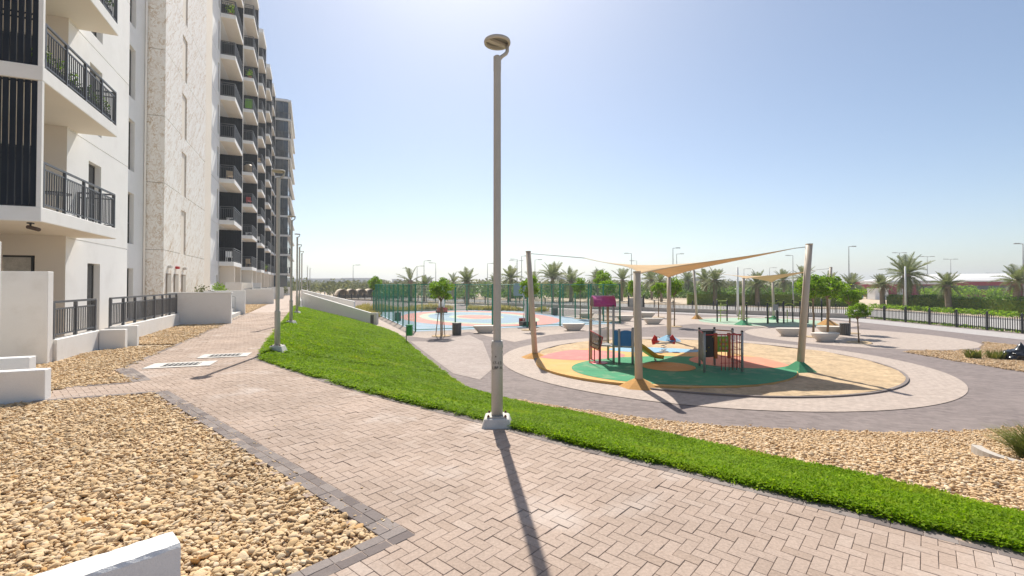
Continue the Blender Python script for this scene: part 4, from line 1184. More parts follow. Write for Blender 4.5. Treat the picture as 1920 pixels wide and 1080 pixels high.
# ------------------------------------------------------------------ lamps along the walk
def text_mesh(txt, size):
    cu_ = bpy.data.curves.new('lettering', 'FONT'); cu_.body = txt; cu_.size = size; cu_.align_x = 'CENTER'; cu_.align_y = 'CENTER'; cu_.extrude = 0.0008
    ob = bpy.data.objects.new('lettering_tmp', cu_); C.objects.link(ob)
    dg = bpy.context.evaluated_depsgraph_get()
    me = bpy.data.meshes.new_from_object(ob.evaluated_get(dg))
    bpy.data.objects.remove(ob); bpy.data.curves.remove(cu_)
    return me
def make_lamp():
    t = thing('walk_lamp', (0,0,PATH))
    p = MB().add([(x*.19,y*.18,-.06) for x,y in ((-1,-1),(1,-1),(1,1),(-1,1))] + [(x*.135,y*.13,.1) for x,y in ((-1,-1),(1,-1),(1,1),(-1,1))], [(0,1,5,4),(1,2,6,5),(2,3,7,6),(3,0,4,7),(4,5,6,7)])
    p.build('pedestal', m_concrete, t, .012)
    MB().box(-.11,.11,-.11,.11,.1,.112).build('base_plate', m_lamp, t)
    for x in (-.095,.095):
        for y in (-.095,.095):
            MB().lathe([(.017,.10),(.017,.122),(.010,.122),(.010,.134)], 6, (x,y,0), smooth=False).build('bolt', m_rust, t)
    MB().lathe([(.066,.112),(.066,.70),(.068,.76),(.062,.80),(.070,.83),(.062,.855),(.071,.88),(.071,.895),(.064,.93),(.064,.955)], 16).build('base_tube', m_lamp, t)
    MB().lathe([(.047,.955),(.045,4.05),(.047,4.055),(.047,4.22),(.03,4.235)], 8, smooth=False).build('pole', m_lamp, t)
    MB().tube([(.02,0,4.19),(.05,.01,4.23),(.10,.03,4.275),(.115,.045,4.31),(.115,.05,4.385)], .021, 10).build('arm', m_lamp, t)
    h = MB()
    n = 28
    prof = [(.128,4.375),(.15,4.372),(.154,4.392),(.15,4.41),(.06,4.42),(.0005,4.422)]
    h.lathe(prof, n, cap=False)
    h.lathe([(.128,4.375),(.128,4.41),(.0005,4.412)], n, cap=False)
    hd = h.build('lamp_head', m_lamp, t)
    MB().obox(0,0,4.368,4.40,.27,.05,R(38)).build('lamp_bar', m_lamp, hd)
    MB().lathe([(.12,4.402),(.12,4.409)], 24, (-.0,-.0,0)).build('lens', m_lens, hd)
    return t
lamp = make_lamp()
lspots = [((-.17,5.36),'tall grey-brown lamp with stencilled marks at the green strip, nearest the camera'), ((-5.76,11.5),'lamp at the corner where the green bank begins, second from the camera'), ((-9.06,19.2),'third lamp from the camera along the walk'), ((-11.95,26.0),'fourth lamp from the camera along the walk'), ((-15.0,33.0),'fifth lamp from the camera along the walk'), ((-17.8,39.6),'sixth lamp from the camera beside the ramp wall'), ((-31.3,71.5),'seventh lamp from the camera, far along the walk'), ((-35.0,81.0),'farthest lamp of the row along the walk')]
for i, ((x, y), lb) in enumerate(lspots):
    o = lamp if i == 0 else copy_tree(lamp)
    o.location = (x, y, PATH); tag(o, lb, 'lamp', 'lamps along the walk')
    o.rotation_euler = (0, 0, R((0, 6, -4, 3, -6, 2, 5, 0)[i]))
for txt, z, dx in (('17-13', .71, 0), ('LBF A', .655, .004)):
    put('lettering', text_mesh(txt, .046), m_ink, lamp, loc=(dx,-.0675,z), rot=(R(90),0,0))
MB().box(-.018,-.008,-.069,-.0665,.775,.79).build('mark', m_ink, lamp)

# ------------------------------------------------------------------ shade sails
def hood(mb, r, h, n=4, z0=0.0, rot=R(20)):
    vs = [(r*math.cos(rot+2*math.pi*k/n), r*math.sin(rot+2*math.pi*k/n), z0) for k in range(n)]
    top = [(.12*math.cos(rot+2*math.pi*k/n), .12*math.sin(rot+2*math.pi*k/n), z0+h) for k in range(n)]
    mb.add(vs+top, [(k,(k+1)%n,(k+1)%n+n,k+n) for k in range(n)]+[tuple(range(n,2*n))])
    return mb
def shade(posts, label_s, lab_posts, inset, bases, r=.11):
    tops = []
    for (x, y, dx, dy, h), lb, bs in zip(posts, lab_posts, bases):
        t = thing('shade_post', (x,y,0), 0, lb, 'post')
        MB().tube([(0,0,0),(dx,dy,h)], [r*1.05, r*.95], 18).build('pole', m_post, t)
        MB().lathe([(r*1.0,0),(r*1.02,.04)], 18, (dx,dy,h-.02)).build('cap', m_post, t)
        mt, rr, hh, n = bs
        hood(MB(), rr, hh, n, .0).build('footing_cover', mt, t)
        MB().tube([(dx,dy,h-.08),(dx*.9+.0,dy*.9,h-.1)], .03, 6).build('eyelet', m_cable, t)
        tops.append(Vector((x+dx, y+dy, h-.08)))
    cen = sum(tops, Vector())/4
    P = [tp + (cen-tp).normalized()*q for tp, q in zip(tops, inset)]
    nu = 20; vs = []; fs = []; k = .085
    for i in range(nu+1):
        for j in range(nu+1):
            u, v = i/nu, j/nu
            u2 = u + (1-2*u)*k*4*v*(1-v); v2 = v + (1-2*v)*k*4*u*(1-u)
            p = P[0]*(1-u2)*(1-v2)+P[1]*u2*(1-v2)+P[2]*u2*v2+P[3]*(1-u2)*v2
            vs.append(p)
    for i in range(nu):
        for j in range(nu):
            a = i*(nu+1)+j; fs.append((a,a+nu+1,a+nu+2,a+1))
    t = thing('shade_sail', tuple(cen), 0, label_s, 'shade sail')
    mb = MB().add([v-cen for v in vs], fs, 0, True); o = mb.build('sail', m_sail, t)
    sd = o.modifiers.new('thick', 'SOLIDIFY'); sd.thickness = .004; sd.offset = 0
    hem = []
    for e in (range(0,nu+1), [i*(nu+1) for i in range(nu+1)], range(nu*(nu+1),(nu+1)**2), [i*(nu+1)+nu for i in range(nu+1)]):
        MB().tube([vs[q]-cen for q in e], .012, 5).build('hem', m_tanpost, t)
    for tp, p in zip(tops, P):
        MB().tube([tp-cen, p-cen], .012, 6).build('cable', m_cable, t)
orange_m = M('packed sand', (0.50,0.27,0.09), .95, .2, 4, 30)
shade([(.95,19.2,-.28,.05,4.35),(3.72,13.75,-.08,-.12,3.36),(9.85,16.05,.40,.06,4.38),(8.25,24.6,.02,.05,3.42)],
      'big tan shade sail over the round playground', ['left leaning shade post of the playground sail','short front shade post of the playground sail with a sand mound','right leaning shade post of the playground sail with a green foot','short back shade post of the playground sail with a blue foot'],
      (2.3,.25,.45,.25), ((orange_m,.62,.2,7),(orange_m,.62,.24,7),(m_r_green,.62,.36,5),(m_r_blue,.8,.34,5)))
shade([(16.0,40.5,-.25,.0,4.2),(17.1,34.6,.0,-.05,3.45),(23.3,34.6,.3,.0,4.25),(22.3,39.9,.0,.1,3.2)],
      'smaller tan shade sail over the fitness area', ['left leaning post of the fitness area sail','short front post of the fitness area sail with a green foot','right leaning post of the fitness area sail with a sand mound','short back post of the fitness area sail'],
      (1.8,.25,.9,.25), ((orange_m,.5,.34,7),(m_r_green,.7,.34,5),(orange_m,.75,.4,7),(m_r_green,.5,.3,5)), .10)

# ------------------------------------------------------------------ playground equipment
pl = thing('play_tower', (3.6,17.6,.09), 0, 'play tower with purple barrel roof, blue panels and yellow slide', 'play tower')
def L_(x, y): return (x-3.6, y-17.6)
tp = [L_(3.08,18.25), L_(3.28,17.5), L_(3.72,18.15), L_(3.74,17.25)]
for (x, y), mt in zip(tp, (m_tanpost, m_steel, m_tanpost, m_steel)):
    MB().tube([(x,y,0),(x,y,2.1)], .045, 10).build('post', mt, pl)
    MB().lathe([(.05,2.1),(.045,2.13),(.01,2.15)], 10, (x,y,0)).build('post_cap', m_dkpanel, pl)
rc = [sum(p[k] for p in tp)/4 for k in (0,1)]
rf = MB(); n = 12; vs = []; fs = []
for j, yy in enumerate((-.42,.42)):
    for k in range(n+1):
        a = math.pi*k/n; vs.append((rc[0]+.40*math.cos(a)*1.0, rc[1]+yy, 2.08+.40*math.sin(a)))
fs = [(k,k+1,k+n+2,k+n+1) for k in range(n)]
# barrel runs across the view: swap so that its side faces the camera
vs = [(rc[0]+(v[1]-rc[1])*.98, rc[1]+(v[0]-rc[0])*1.05, v[2]) for v in vs]
o = rf.add(vs, fs, 0, True).build('roof', m_purple, pl); sd = o.modifiers.new('t','SOLIDIFY'); sd.thickness = .03
for sx in (-.41,.41):
    vs2 = [(rc[0]+sx, rc[1]+.4*math.cos(math.pi*k/n)*1.05, 2.08+.4*math.sin(math.pi*k/n)) for k in range(n+1)]
    o = MB().add(vs2, [tuple(range(n+1))]).build('roof_end', m_brown, pl)
plat = [L_(3.74,17.2), L_(4.36,16.95), L_(4.55,17.65), L_(3.78,17.95)]
MB().prism(plat, .60, .66).build('platform', m_steel, pl)
MB().prism([tp[0],tp[1],tp[3],tp[2]], .60, .65).build('platform', m_steel, pl)
for (x, y) in plat[1:3]: MB().tube([(x,y,0),(x,y,1.28)], .045, 10).build('post', m_steel, pl)
MB().tube([(*L_(3.9,17.05),0),(*L_(3.9,17.05),1.28)], .045, 10).build('post', m_steel, pl)
def panel(p, q, z0, z1, mt, scallop=True, th=.02, name='panel'):
    p = Vector((*p,0)); q = Vector((*q,0)); d = (q-p); nrm = Vector((-d.y,d.x,0)).normalized()*th
    m = 14; top = []
    for k in range(m+1):
        u = k/m; z = z1 + (.05*math.sin(math.pi*u)**.7 - .03 if scallop else 0)
        top.append((p+d*u) + Vector((0,0,z)))
    ring_ = [p+Vector((0,0,z0)), q+Vector((0,0,z0))] + top[::-1]
    k = len(ring_)
    vs = [a for a in ring_]+[a+nrm for a in ring_]
    return MB().add(vs, [tuple(range(k)), tuple(reversed(range(k,2*k)))]+[((i+1)%k,i,i+k,(i+1)%k+k) for i in range(k)]).build(name, mt, pl)
panel(L_(3.94,17.04), L_(4.34,16.95), .67, 1.22, m_bluep); panel(L_(3.74,17.16), L_(3.87,17.06), .67, 1.22, m_bluep); panel(L_(4.38,17.0), L_(4.55,17.58), .67, 1.18, m_bluep)
for k in range(7):
    u = k/6
    MB().tube([(*L_(3.32+.36*u,17.45+.62*u),.66),(*L_(3.32+.36*u,17.45+.62*u),1.25)], .012, 6).build('rail_bar', m_steel, pl)
MB().tube([(*L_(3.3,17.45),1.25),(*L_(3.7,18.1),1.25)], .018, 6).build('rail', m_steel, pl)
# slide
sp = [(*L_(4.5,17.3),.66),(*L_(4.75,17.42),.55),(*L_(5.1,17.55),.3),(*L_(5.35,17.65),.14),(*L_(5.6,17.75),.1)]
m = MB(); vs = []; fs = []
for (x, y, z) in sp:
    dx, dy = -.4, .92
    for w, hh in ((-.24,.14),(-.2,0),(.2,0),(.24,.14)): vs.append((x+dx*w, y+dy*w, z+hh))
for i in range(len(sp)-1):
    for k in range(3): a = i*4+k; fs.append((a,a+1,a+5,a+4))
o = m.add(vs, fs, 0, True).build('slide', m_yellow, pl); sd = o.modifiers.new('t','SOLIDIFY'); sd.thickness = .025
for x, y in (L_(5.35,17.45), L_(5.45,17.9)): MB().tube([(x,y,0),(x,y,.12)], .025, 6).build('slide_leg', m_steel, pl)
# net climber in a red frame
nf = [(*L_(2.95,17.9),.55),(*L_(3.25,17.35),.45),(*L_(3.35,17.3),.95),(*L_(2.98,17.95),1.15)]
MB().tube(nf+[nf[0]], .022, 6).build('net_frame', m_red, pl)
for a, b in ((nf[0], (nf[0][0],nf[0][1],0)), (nf[1], (nf[1][0],nf[1][1],0)), (tuple((nf[0][k]+nf[1][k])/2 for k in range(3)), ((nf[0][0]+nf[1][0])/2,(nf[0][1]+nf[1][1])/2,0))):
    MB().tube([a,b], .02, 6).build('frame_leg', m_red, pl)
nm = MB(); q = [Vector(v) for v in nf]
for k in range(1,12):
    u = k/12; nm.tube([q[0].lerp(q[1],u), q[3].lerp(q[2],u)], .014, 4); nm.tube([q[0].lerp(q[3],u), q[1].lerp(q[2],u)], .014, 4)
nm.build('net', m_brown, pl)
MB().lathe([(.36,.005),(.34,.02),(.3,.024)], 18, (*L_(3.2,17.35),0)).build('red_pad', m_red, pl)
MB().tube([(*L_(2.88,17.4),0),(*L_(2.88,17.4),1.6)], .018, 8).build('fire_pole', m_steel, pl)
MB().tube([(*L_(2.88,17.4),1.6),(*L_(3.28,17.5),1.62)], .018, 8).build('pole_arm', m_steel, pl)

cf = thing('climbing_frame', (7.2,16.1,.09), 0, 'small climbing frame with dark hold wall, ropes and red top bars', 'climbing frame')
def K_(x, y): return (x-7.2, y-16.1)
cp = [K_(6.34,15.45), K_(6.68,16.7), K_(7.28,16.85), K_(7.72,16.4), K_(7.66,15.6), K_(7.0,15.25)]
for i, (x, y) in enumerate(cp[:5]):
    MB().tube([(x,y,0),(x,y,1.33)], .042, 10).build('post', m_steel, cf)
    MB().lathe([(.046,1.33),(.04,1.36),(.01,1.375)], 10, (x,y,0)).build('post_cap', m_dkpanel, cf)
def flat(p, q, z0, z1, mt, nm, th=.03):
    p = Vector((*p,0)); q = Vector((*q,0)); d = q-p; c = (p+q)/2
    return MB().obox(c.x,c.y,z0,z1,d.length,th,math.atan2(d.y,d.x)).build(nm, mt, cf)
w1 = flat((cp[0][0]+.04,cp[0][1]+.04), cp[1], .28, 1.22, m_dkpanel, 'hold_wall')
w2 = flat((cp[1][0]+.05,cp[1][1]), (cp[2][0]-.04,cp[2][1]), .3, 1.25, m_dkpanel, 'hold_wall')
rs = random.Random(3)
for k in range(12):
    u = rs.uniform(.12,.88); z = .4+.75*(k/12)
    a, b = (cp[0], cp[1]) if k % 2 else (cp[1], cp[2])
    x, y = a[0]+(b[0]-a[0])*u+(.03 if k % 2 else 0), a[1]+(b[1]-a[1])*u-(0 if k % 2 else .03)
    MB().lathe([(.015,-.02),(.035,0),(.015,.02)], 8, (x,y,z)).build('climbing_hold', m_yellow if k % 3 else m_white, cf)
for a, b, z, mt in ((cp[0],cp[4],1.24,m_red),(cp[2],cp[3],1.27,m_orangep),(cp[3],cp[4],1.2,m_red),(cp[0],cp[1],1.27,m_red),(cp[1],cp[2],1.28,m_steel)):
    MB().tube([(*a,z),(*b,z)], .022, 8).build('top_bar', mt, cf)
for u in (.42,.78): 
    x, y = cp[0][0]+(cp[4][0]-cp[0][0])*u, cp[0][1]+(cp[4][1]-cp[0][1])*u+.35
    MB().box(x-.05,x+.05,y-.03,y+.03,.4,1.26).build('beam', m_orangep, cf)
x0, y0 = cp[0][0]+(cp[4][0]-cp[0][0])*.46, cp[0][1]+.4
gpn = MB().box(x0,x0+.37,y0,y0+.03,.62,1.15).build('game_panel', m_greenp, cf)
for i in range(3):
    for j in range(3): MB().box(x0+.06+.1*i,x0+.13+.1*i,y0-.02,y0-.002,.7+.14*j,.79+.14*j).build('game_block', m_yellow if (i+j) % 2 else m_tanpost, gpn)
rp = MB()
for k in range(1,6):
    u = k/6; a = Vector((*cp[0],0)).lerp(Vector((*cp[4],0)), .35+.6*u); rp.tube([(a.x,a.y,.06),(a.x,a.y,1.22)], .011, 5)
for z in (.3,.52,.74,.96): rp.tube([(*Vector(cp[0]).lerp(Vector(cp[4]),.42),z),(*cp[4],z)], .009, 5); rp.tube([(*cp[4],z),(*cp[3],z)], .009, 5)
for k in range(1,4): a = Vector(cp[4]).lerp(Vector(cp[3]), k/4); rp.tube([(*a,.06),(*a,1.2)], .011, 5)
rp.build('rope_net', m_red, cf)

sr = thing('spring_rider', (6.57,20.3,.094), R(10), 'red and grey spring rider on the blue rubber patch', 'spring rider')
sp_ = [(.11*math.cos(k*.7),.11*math.sin(k*.7),.02+k*.011) for k in range(28)]
MB().tube(sp_, .014, 6).build('spring', m_steel, sr); MB().lathe([(.2,0),(.2,.02)], 16).build('base_plate', m_steel, sr)
MB().tube([(-.4,0,.36),(.4,0,.36)], .035, 8).build('beam', m_steel, sr)
for sx, mt in ((-1,m_red),(1,m_red)):
    MB().add([(sx*.28,-.02,.34),(sx*.52,-.02,.3),(sx*.56,-.02,.5),(sx*.42,-.02,.72),(sx*.3,-.02,.62),(sx*.28,.02,.34),(sx*.52,.02,.3),(sx*.56,.02,.5),(sx*.42,.02,.72),(sx*.3,.02,.62)],
             [(0,1,2,3,4),(9,8,7,6,5)]+[(i,(i+1)%5,(i+1)%5+5,i+5) for i in range(5)]).build('side_panel', mt, sr)
    MB().lathe([(.12,0),(.15,.03),(.12,.06)], 14, (sx*.35,0,.42)).build('seat', m_bluep if sx > 0 else m_red, sr)
    MB().tube([(sx*.24,-.14,.62),(sx*.24,.14,.62)], .014, 6).build('handle', m_black, sr)

# ------------------------------------------------------------------ ball court fence and hoops
FH = 3.0
def fence_run(p, q, spacing, label, mesh_pitch=.06):
    c = ((p[0]+q[0])/2, (p[1]+q[1])/2)
    t = thing('court_fence', (c[0],c[1],0), 0, label, 'fence', 'green mesh fences around the ball court')
    a = Vector((p[0]-c[0], p[1]-c[1], 0)); b = Vector((q[0]-c[0], q[1]-c[1], 0)); d = b-a; ln = d.length; d.normalize(); ang = math.atan2(d.y, d.x)
    m = round(ln/spacing)
    pm = None
    for k in range(m+1):
        x = a+d*ln*k/m
        if pm is None:
            pm = MB().box(-.042,.042,-.042,.042,0,FH+.03).mesh('post'); pm.materials.append(m_cfence)
        put('post', pm, None, t, loc=(x.x,x.y,0), rot=(0,0,ang))
    for z in (FH-.02,.12): MB().tube([a+Vector((0,0,z)), b+Vector((0,0,z))], .022, 6).build('rail', m_cfence, t)
    w = MB(); nw = int(ln/mesh_pitch)
    for k in range(nw):
        x = a+d*ln*(k+.5)/nw; w.add([x+Vector((0,0,.15))-d*.0018, x+Vector((0,0,.15))+d*.0018, x+Vector((0,0,FH))+d*.0018, x+Vector((0,0,FH))-d*.0018], [(0,1,2,3)])
    nrm = Vector((-d.y,d.x,0))
    for k in range(nw):   # give the vertical wires depth so that the run closes up when seen along it
        x = a+d*ln*(k+.5)/nw; w.add([x+Vector((0,0,.15))-nrm*.0022, x+Vector((0,0,.15))+nrm*.0022, x+Vector((0,0,FH))+nrm*.0022, x+Vector((0,0,FH))-nrm*.0022], [(0,1,2,3)])
    for k in range(int((FH-.15)/.1)):
        w.tube([a+Vector((0,0,.2+k*.1)), b+Vector((0,0,.2+k*.1))], .0025, 3, False, 0, False)
    w.build('wire_mesh', m_cfence, t, kind='stuff')
cc = [court(0,0), court(0,CW), court(CL,CW), court(CL,0)]
fence_run(cc[3], cc[0], 2.2, 'green mesh fence on the left side of the ball court, seen along its length')
fence_run(cc[0], cc[1], 2.6, 'green mesh fence on the near side of the ball court')
fence_run(cc[1], cc[2], 2.2, 'green mesh fence on the right side of the ball court')
fence_run(cc[2], cc[3], 2.6, 'green mesh fence on the far side of the ball court')
def hoop(loc, rz, label):
    t = thing('basketball_hoop', loc, rz, label, 'basketball hoop')
    MB().prism([(-.35,-.55),(.35,-.55),(.35,.55),(-.35,.55)], .0, .32).build('base', m_dkpanel, t, .02)
    MB().box(-.4,-.35,-.55,.55,.1,.55).build('pad', m_red, t, .02)
    for s_ in (-1,1):
        MB().tube([(.2,s_*.3,.3),(.05,s_*.22,1.6),(-.75,s_*.12,2.45)], .04, 6).build('arm', m_white, t)
        MB().tube([(-.2,s_*.3,.3),(-.1,s_*.2,1.5)], .035, 6).build('strut', m_white, t)
    MB().add([(.2,-.3,.32),(.2,.3,.32),(-.1,.2,1.55),(-.1,-.2,1.55)], [(0,1,2,3)]).build('cover', m_white, t)
    MB().box(-.80,-.76,-.8,.8,2.15,3.05).build('backboard', m_c_blue, t)
    MB().tube([(-1.0+.2*math.cos(k*math.pi/8),.2*math.sin(k*math.pi/8),2.35) for k in range(17)], .012, 6).build('rim', m_orangep, t)
    return t
hoop((1.15,33.6,.012), R(-68), 'basketball hoop with red base pad near the tall lamp side of the court')
hoop((-7.4,49.2,.012), R(112), 'basketball hoop on the far side of the court behind the staked tree')

# ------------------------------------------------------------------ benches, bins
def make_bench():
    t = thing('stone_bench', (0,0,0))
    rings = []
    for z, L, Wd in ((0,.42,.2),(.06,.46,.225),(.30,.68,.30),(.41,.74,.32),(.44,.735,.317),(.45,.70,.30),(.44,.5,.2)):
        rg = []
        for k in range(24):
            a = 2*math.pi*k/24; ca, sa = math.cos(a), math.sin(a)
            rg.append((L*math.copysign(abs(ca)**.55,ca), Wd*math.copysign(abs(sa)**.7,sa), z))
        rings.append(rg)
    vs = [p for r in rings for p in r]; fs = []
    for i in range(len(rings)-1):
        for k in range(24): fs.append((i*24+k, i*24+(k+1)%24, (i+1)*24+(k+1)%24, (i+1)*24+k))
    fs.append(tuple((len(rings)-1)*24+k for k in range(24)))
    MB().add(vs, fs, 0, True).build('seat', m_bench, t)
    return t
bench = make_bench()
bsp = [((-1.66,28.9),10,'cast stone bench left of the tall lamp pole, before the court fence'),((4.0,30.4),5,'cast stone bench between the court fence and the play tower'),((10.6,35.2),0,'cast stone bench right of the front sail post'),((12.1,42.0),-5,'farther cast stone bench in front of the gate'),((9.2,38.2),8,'cast stone bench just left of the front sail post'),((6.6,41.5),20,'cast stone bench behind the purple play roof'),
       ((16.1,27.2),-3,'cast stone bench left of the right leaning post'),((16.45,24.6),8,'nearest cast stone bench beside the two thin trees'),((19.3,28.4),-14,'cast stone bench with the bin beside it')]
for i, ((x, y), a, lb) in enumerate(bsp):
    o = bench if i == 0 else copy_tree(bench)
    o.location = (x, y, .006); o.rotation_euler = (0,0,R(a)); tag(o, lb, 'bench', 'cast stone benches on the plaza')
def make_bin():
    t = thing('slatted_bin', (0,0,0))
    for k in range(18):
        a = 2*math.pi*k/18; MB().obox(.26*math.cos(a), .26*math.sin(a), .04, .66, .02, .07, a).build('slat', m_bin, t)
    MB().lathe([(.245,.03),(.245,.60)], 18).build('liner', m_black, t); MB().lathe([(.275,.66),(.28,.69),(.2,.70)], 18).build('rim', m_bin, t); MB().lathe([(.25,0),(.25,.04)], 18).build('base', m_bin, t)
    return t
bin0 = make_bin()
for i, ((x, y), lb) in enumerate((((-3.3,28.0),'grey slatted bin right of the staked tree'),((-10.4,35.2),'grey slatted bin at the end of the ramp wall'),((19.7,27.7),'dark slatted bin beside the bench under the trees'),((4.2,45.5),'dark bin seen through the court fence'),((-9.4,38.5),'blue-grey bin inside the left court fence'))):
    o = bin0 if i == 0 else copy_tree(bin0)
    o.location = (x, y, .008); tag(o, lb, 'bin', 'slatted litter bins')
gb = thing('post_bin', (-5.3,23.5,0), 0, 'small green litter bin on a thin post at the foot of the bank', 'bin')
MB().tube([(0,0,0),(0,0,.98)], .025, 8).build('post', m_steel, gb)
MB().prism([(.03,-.14),(.31,-.14),(.31,.12),(.03,.12)], .42, .88).build('bucket', m_binGreen, gb, .03); MB().prism([(.02,-.16),(.33,-.16),(.33,.14),(.02,.14)], .89, .97).build('lid', m_binGreen, gb, .03)

# bag, clumps and kerbed planter at the right
bg = bmesh.new(); bmesh.ops.create_icosphere(bg, subdivisions=4, radius=1)
from mathutils import noise as mnoise
for v in bg.verts:
    n_ = mnoise.fractal(v.co*2.2, 1.0, 2.0, 4); v.co *= 1+.28*n_
    v.co = Vector((v.co.x*.62, v.co.y*.42, max(-.12, v.co.z*.3)))
    if v.co.z > .2: v.co.z += .25*(1-min(1, math.hypot(v.co.x, v.co.y)/.2))
me = bpy.data.meshes.new('rubbish_bag'); bg.to_mesh(me); bg.free(); me.polygons.foreach_set('use_smooth', [True]*len(me.polygons)); me.attributes.new('tint','FLOAT','POINT')
o = put('rubbish_bag', me, m_bag, loc=(20.2,18.6,.14)); tag(o, 'black plastic rubbish bag lying on the pale stones', 'bag')
def blades(mb, n, rad, h, rs, w=.012, spread=.5):
    for _ in range(n):
        a = rs.uniform(0,6.28); r = rad*math.sqrt(rs.random()); b = Vector((r*math.cos(a), r*math.sin(a), 0))
        d = Vector((math.cos(a)*spread*rs.random()+rs.gauss(0,.15), math.sin(a)*spread*rs.random()+rs.gauss(0,.15), 1)).normalized()
        s_ = Vector((-d.y,d.x,0)); s_ = s_.normalized() if s_.length > .01 else Vector((1,0,0))
        l = h*rs.uniform(.55,1.1); t_ = rs.random()
        m_ = b+d*l*.55; e = m_+(d+Vector((d.x*.8,d.y*.8,-.15)))*l*.45
        mb.add([b-s_*w*.5,b+s_*w*.5,m_+s_*w*.45,m_-s_*w*.45,e], [(0,1,2,3),(3,2,4)], t_)
for i, ((x, y), r_, h_, lb) in enumerate((((18.6,18.9),.22,.42,'small grassy clump left of the rubbish bag, farther left one'),((19.4,18.8),.26,.4,'small grassy clump just left of the rubbish bag'))):
    t = thing('grass_clump', (x,y,.02), 0, lb, 'plant'); m = MB(); blades(m, 170, r_, h_, random.Random(i), .03, .6); m.build('foliage', m_reed, t)
pp = ground(1905,858,.42)
t = thing('grass_planting', (7.12,6.15,.66), 0, 'feathery green grass plant in the curved kerb at the right picture edge', 'plant'); m = MB(); blades(m, 1500, .34, .5, random.Random(9), .012, 1.5); m.build('foliage', m_reed, t)
kb = thing('planter_kerb', (7.15,6.2,.68), 0, 'curved stone kerb around the grass plant at the right picture edge', 'kerb')
vs = []; fs = []
for k in range(25):
    a = R(150)+R(170)*k/24
    for r_, z in ((.66,.0),(.66,.1),(.76,.1),(.76,-.1)): vs.append((r_*math.cos(a)*1.1, r_*math.sin(a), z-.02))
for k in range(24):
    for j in range(3): fs.append((k*4+j,(k+1)*4+j,(k+1)*4+j+1,k*4+j+1))
MB().add(vs, fs).build('kerb_stone', m_kerb, kb)
# ------------------------------------------------------------------ fitness equipment
def fit(name, loc, rz, label, posts, bars, extra=()):
    t = thing(name, (loc[0],loc[1],.012), rz, label, 'fitness equipment', 'outdoor fitness equipment')
    for (x, y, h) in posts:
        MB().tube([(x,y,0),(x,y,h)], .055, 8).build('post', m_black, t)
        MB().lathe([(.06,h),(.05,h+.05),(.01,h+.06)], 8, (x,y,0)).build('post_cap', m_lime, t)
    for pts in bars: MB().tube(pts, .03, 7).build('bar', m_lime, t)
    for (x0,x1,y0,y1,z0,z1,mt) in extra: MB().box(x0,x1,y0,y1,z0,z1).build('panel', mt, t)
    return t
arch = lambda x, y, w, h, n=8: [(x-w/2*math.cos(math.pi*k/n), y, h-.3+.3*math.sin(math.pi*k/n)) for k in range(n+1)]
fit('fitness_station', (16.9,37.2), 0, 'lime ladder station at the left of the fitness area', [(-.6,0,1.75),(.6,.9,1.75)], [[(-.6,0,z),(.6,.9,z)] for z in (.5,.9,1.3,1.65)]+[[(-.2,.3,0),(-.15,.33,1.5)]])
fit('fitness_station', (18.2,36.6), 0, 'lime stepping machine behind the short front sail post', [(.25,.2,1.6)], [[(-.3,0,0),(-.25,0,1.3),(.2,.1,1.4)],[(-.55,0,.3),(.4,.1,.35)],[(-.4,.2,.2),(-.3,.2,1.0)]], [(-.5,.0,-.15,.15,.28,.33,m_lime)])
fit('fitness_station', (20.0,35.6), R(5), 'low pull-up frame with an info panel in the middle of the fitness area', [(-.6,0,1.6),(.5,.4,1.6),(.2,1.2,1.7)], [[(-.6,0,1.55),(.5,.4,1.55)],[(-.2,.5,0),(-.2,.5,1.2),(.1,.5,1.4)],[(-.4,.6,.4),(.4,.6,.4)]], [(-.15,.25,.0,.03,1.0,1.45,m_steel)])
fit('fitness_station', (21.6,36.3), R(-5), 'tall parallel bar frame near the right of the fitness area', [(-.7,-.4,1.7),(.5,-.4,1.7),(.5,.7,1.75),(-.7,.7,1.75)], [[(-.7,-.4,1.6),(-.7,.7,1.6)],[(.5,-.4,1.6),(.5,.7,1.6)],arch(0,.2,.8,1.5),[(-.2,.1,0),(-.2,.1,1.0)]])
fit('fitness_station', (23.2,36.0), R(8), 'arched lime bar station at the right of the fitness area', [(-.5,0,1.7),(.5,-.2,1.9)], [arch(-.1,.3,.7,1.65),[(-.45,.3,0),(-.45,.3,1.35)],[(.25,.3,0),(.25,.3,1.35)]])

# ------------------------------------------------------------------ trees on the plaza
def tree_meshes(seed, cr, ch, z0, nclump=26, per=75, leaf=.11):
    rs = random.Random(seed)
    cr_m = MB()
    for k in range(nclump):
        while True:
            d = Vector((rs.uniform(-1,1), rs.uniform(-1,1), rs.uniform(-1,1)))
            if d.length < 1 and d.length > .25: break
        c = (d.x*cr*.82, d.y*cr*.82, z0+ch/2+d.z*ch*.42)
        leafball(cr_m, c, cr*rs.uniform(.2,.36), per, leaf, rs, .8, .2)
    tr = MB()
    tr.tube([(0,0,0),(.03,.01,z0*.5),(-.01,.02,z0+ch*.2),(0,0,z0+ch*.5)], [.055,.045,.04,.02], 8)
    for k in range(6):
        a = k*1.05+rs.random(); z = z0-.05+rs.uniform(0,.15)*ch
        tr.tube([(0,.01,z),(cr*.35*math.cos(a),cr*.35*math.sin(a),z+ch*.25),(cr*.65*math.cos(a),cr*.65*math.sin(a),z+ch*.5)], [.03,.02,.008], 5)
    a = cr_m.mesh('crown'); a.materials.append(m_leaf); b = tr.mesh('trunk'); b.materials.append(m_bark)
    return a, b
tv = [tree_meshes(i, .86, 1.45, 1.95, 30, 80, .125) for i in range(4)]
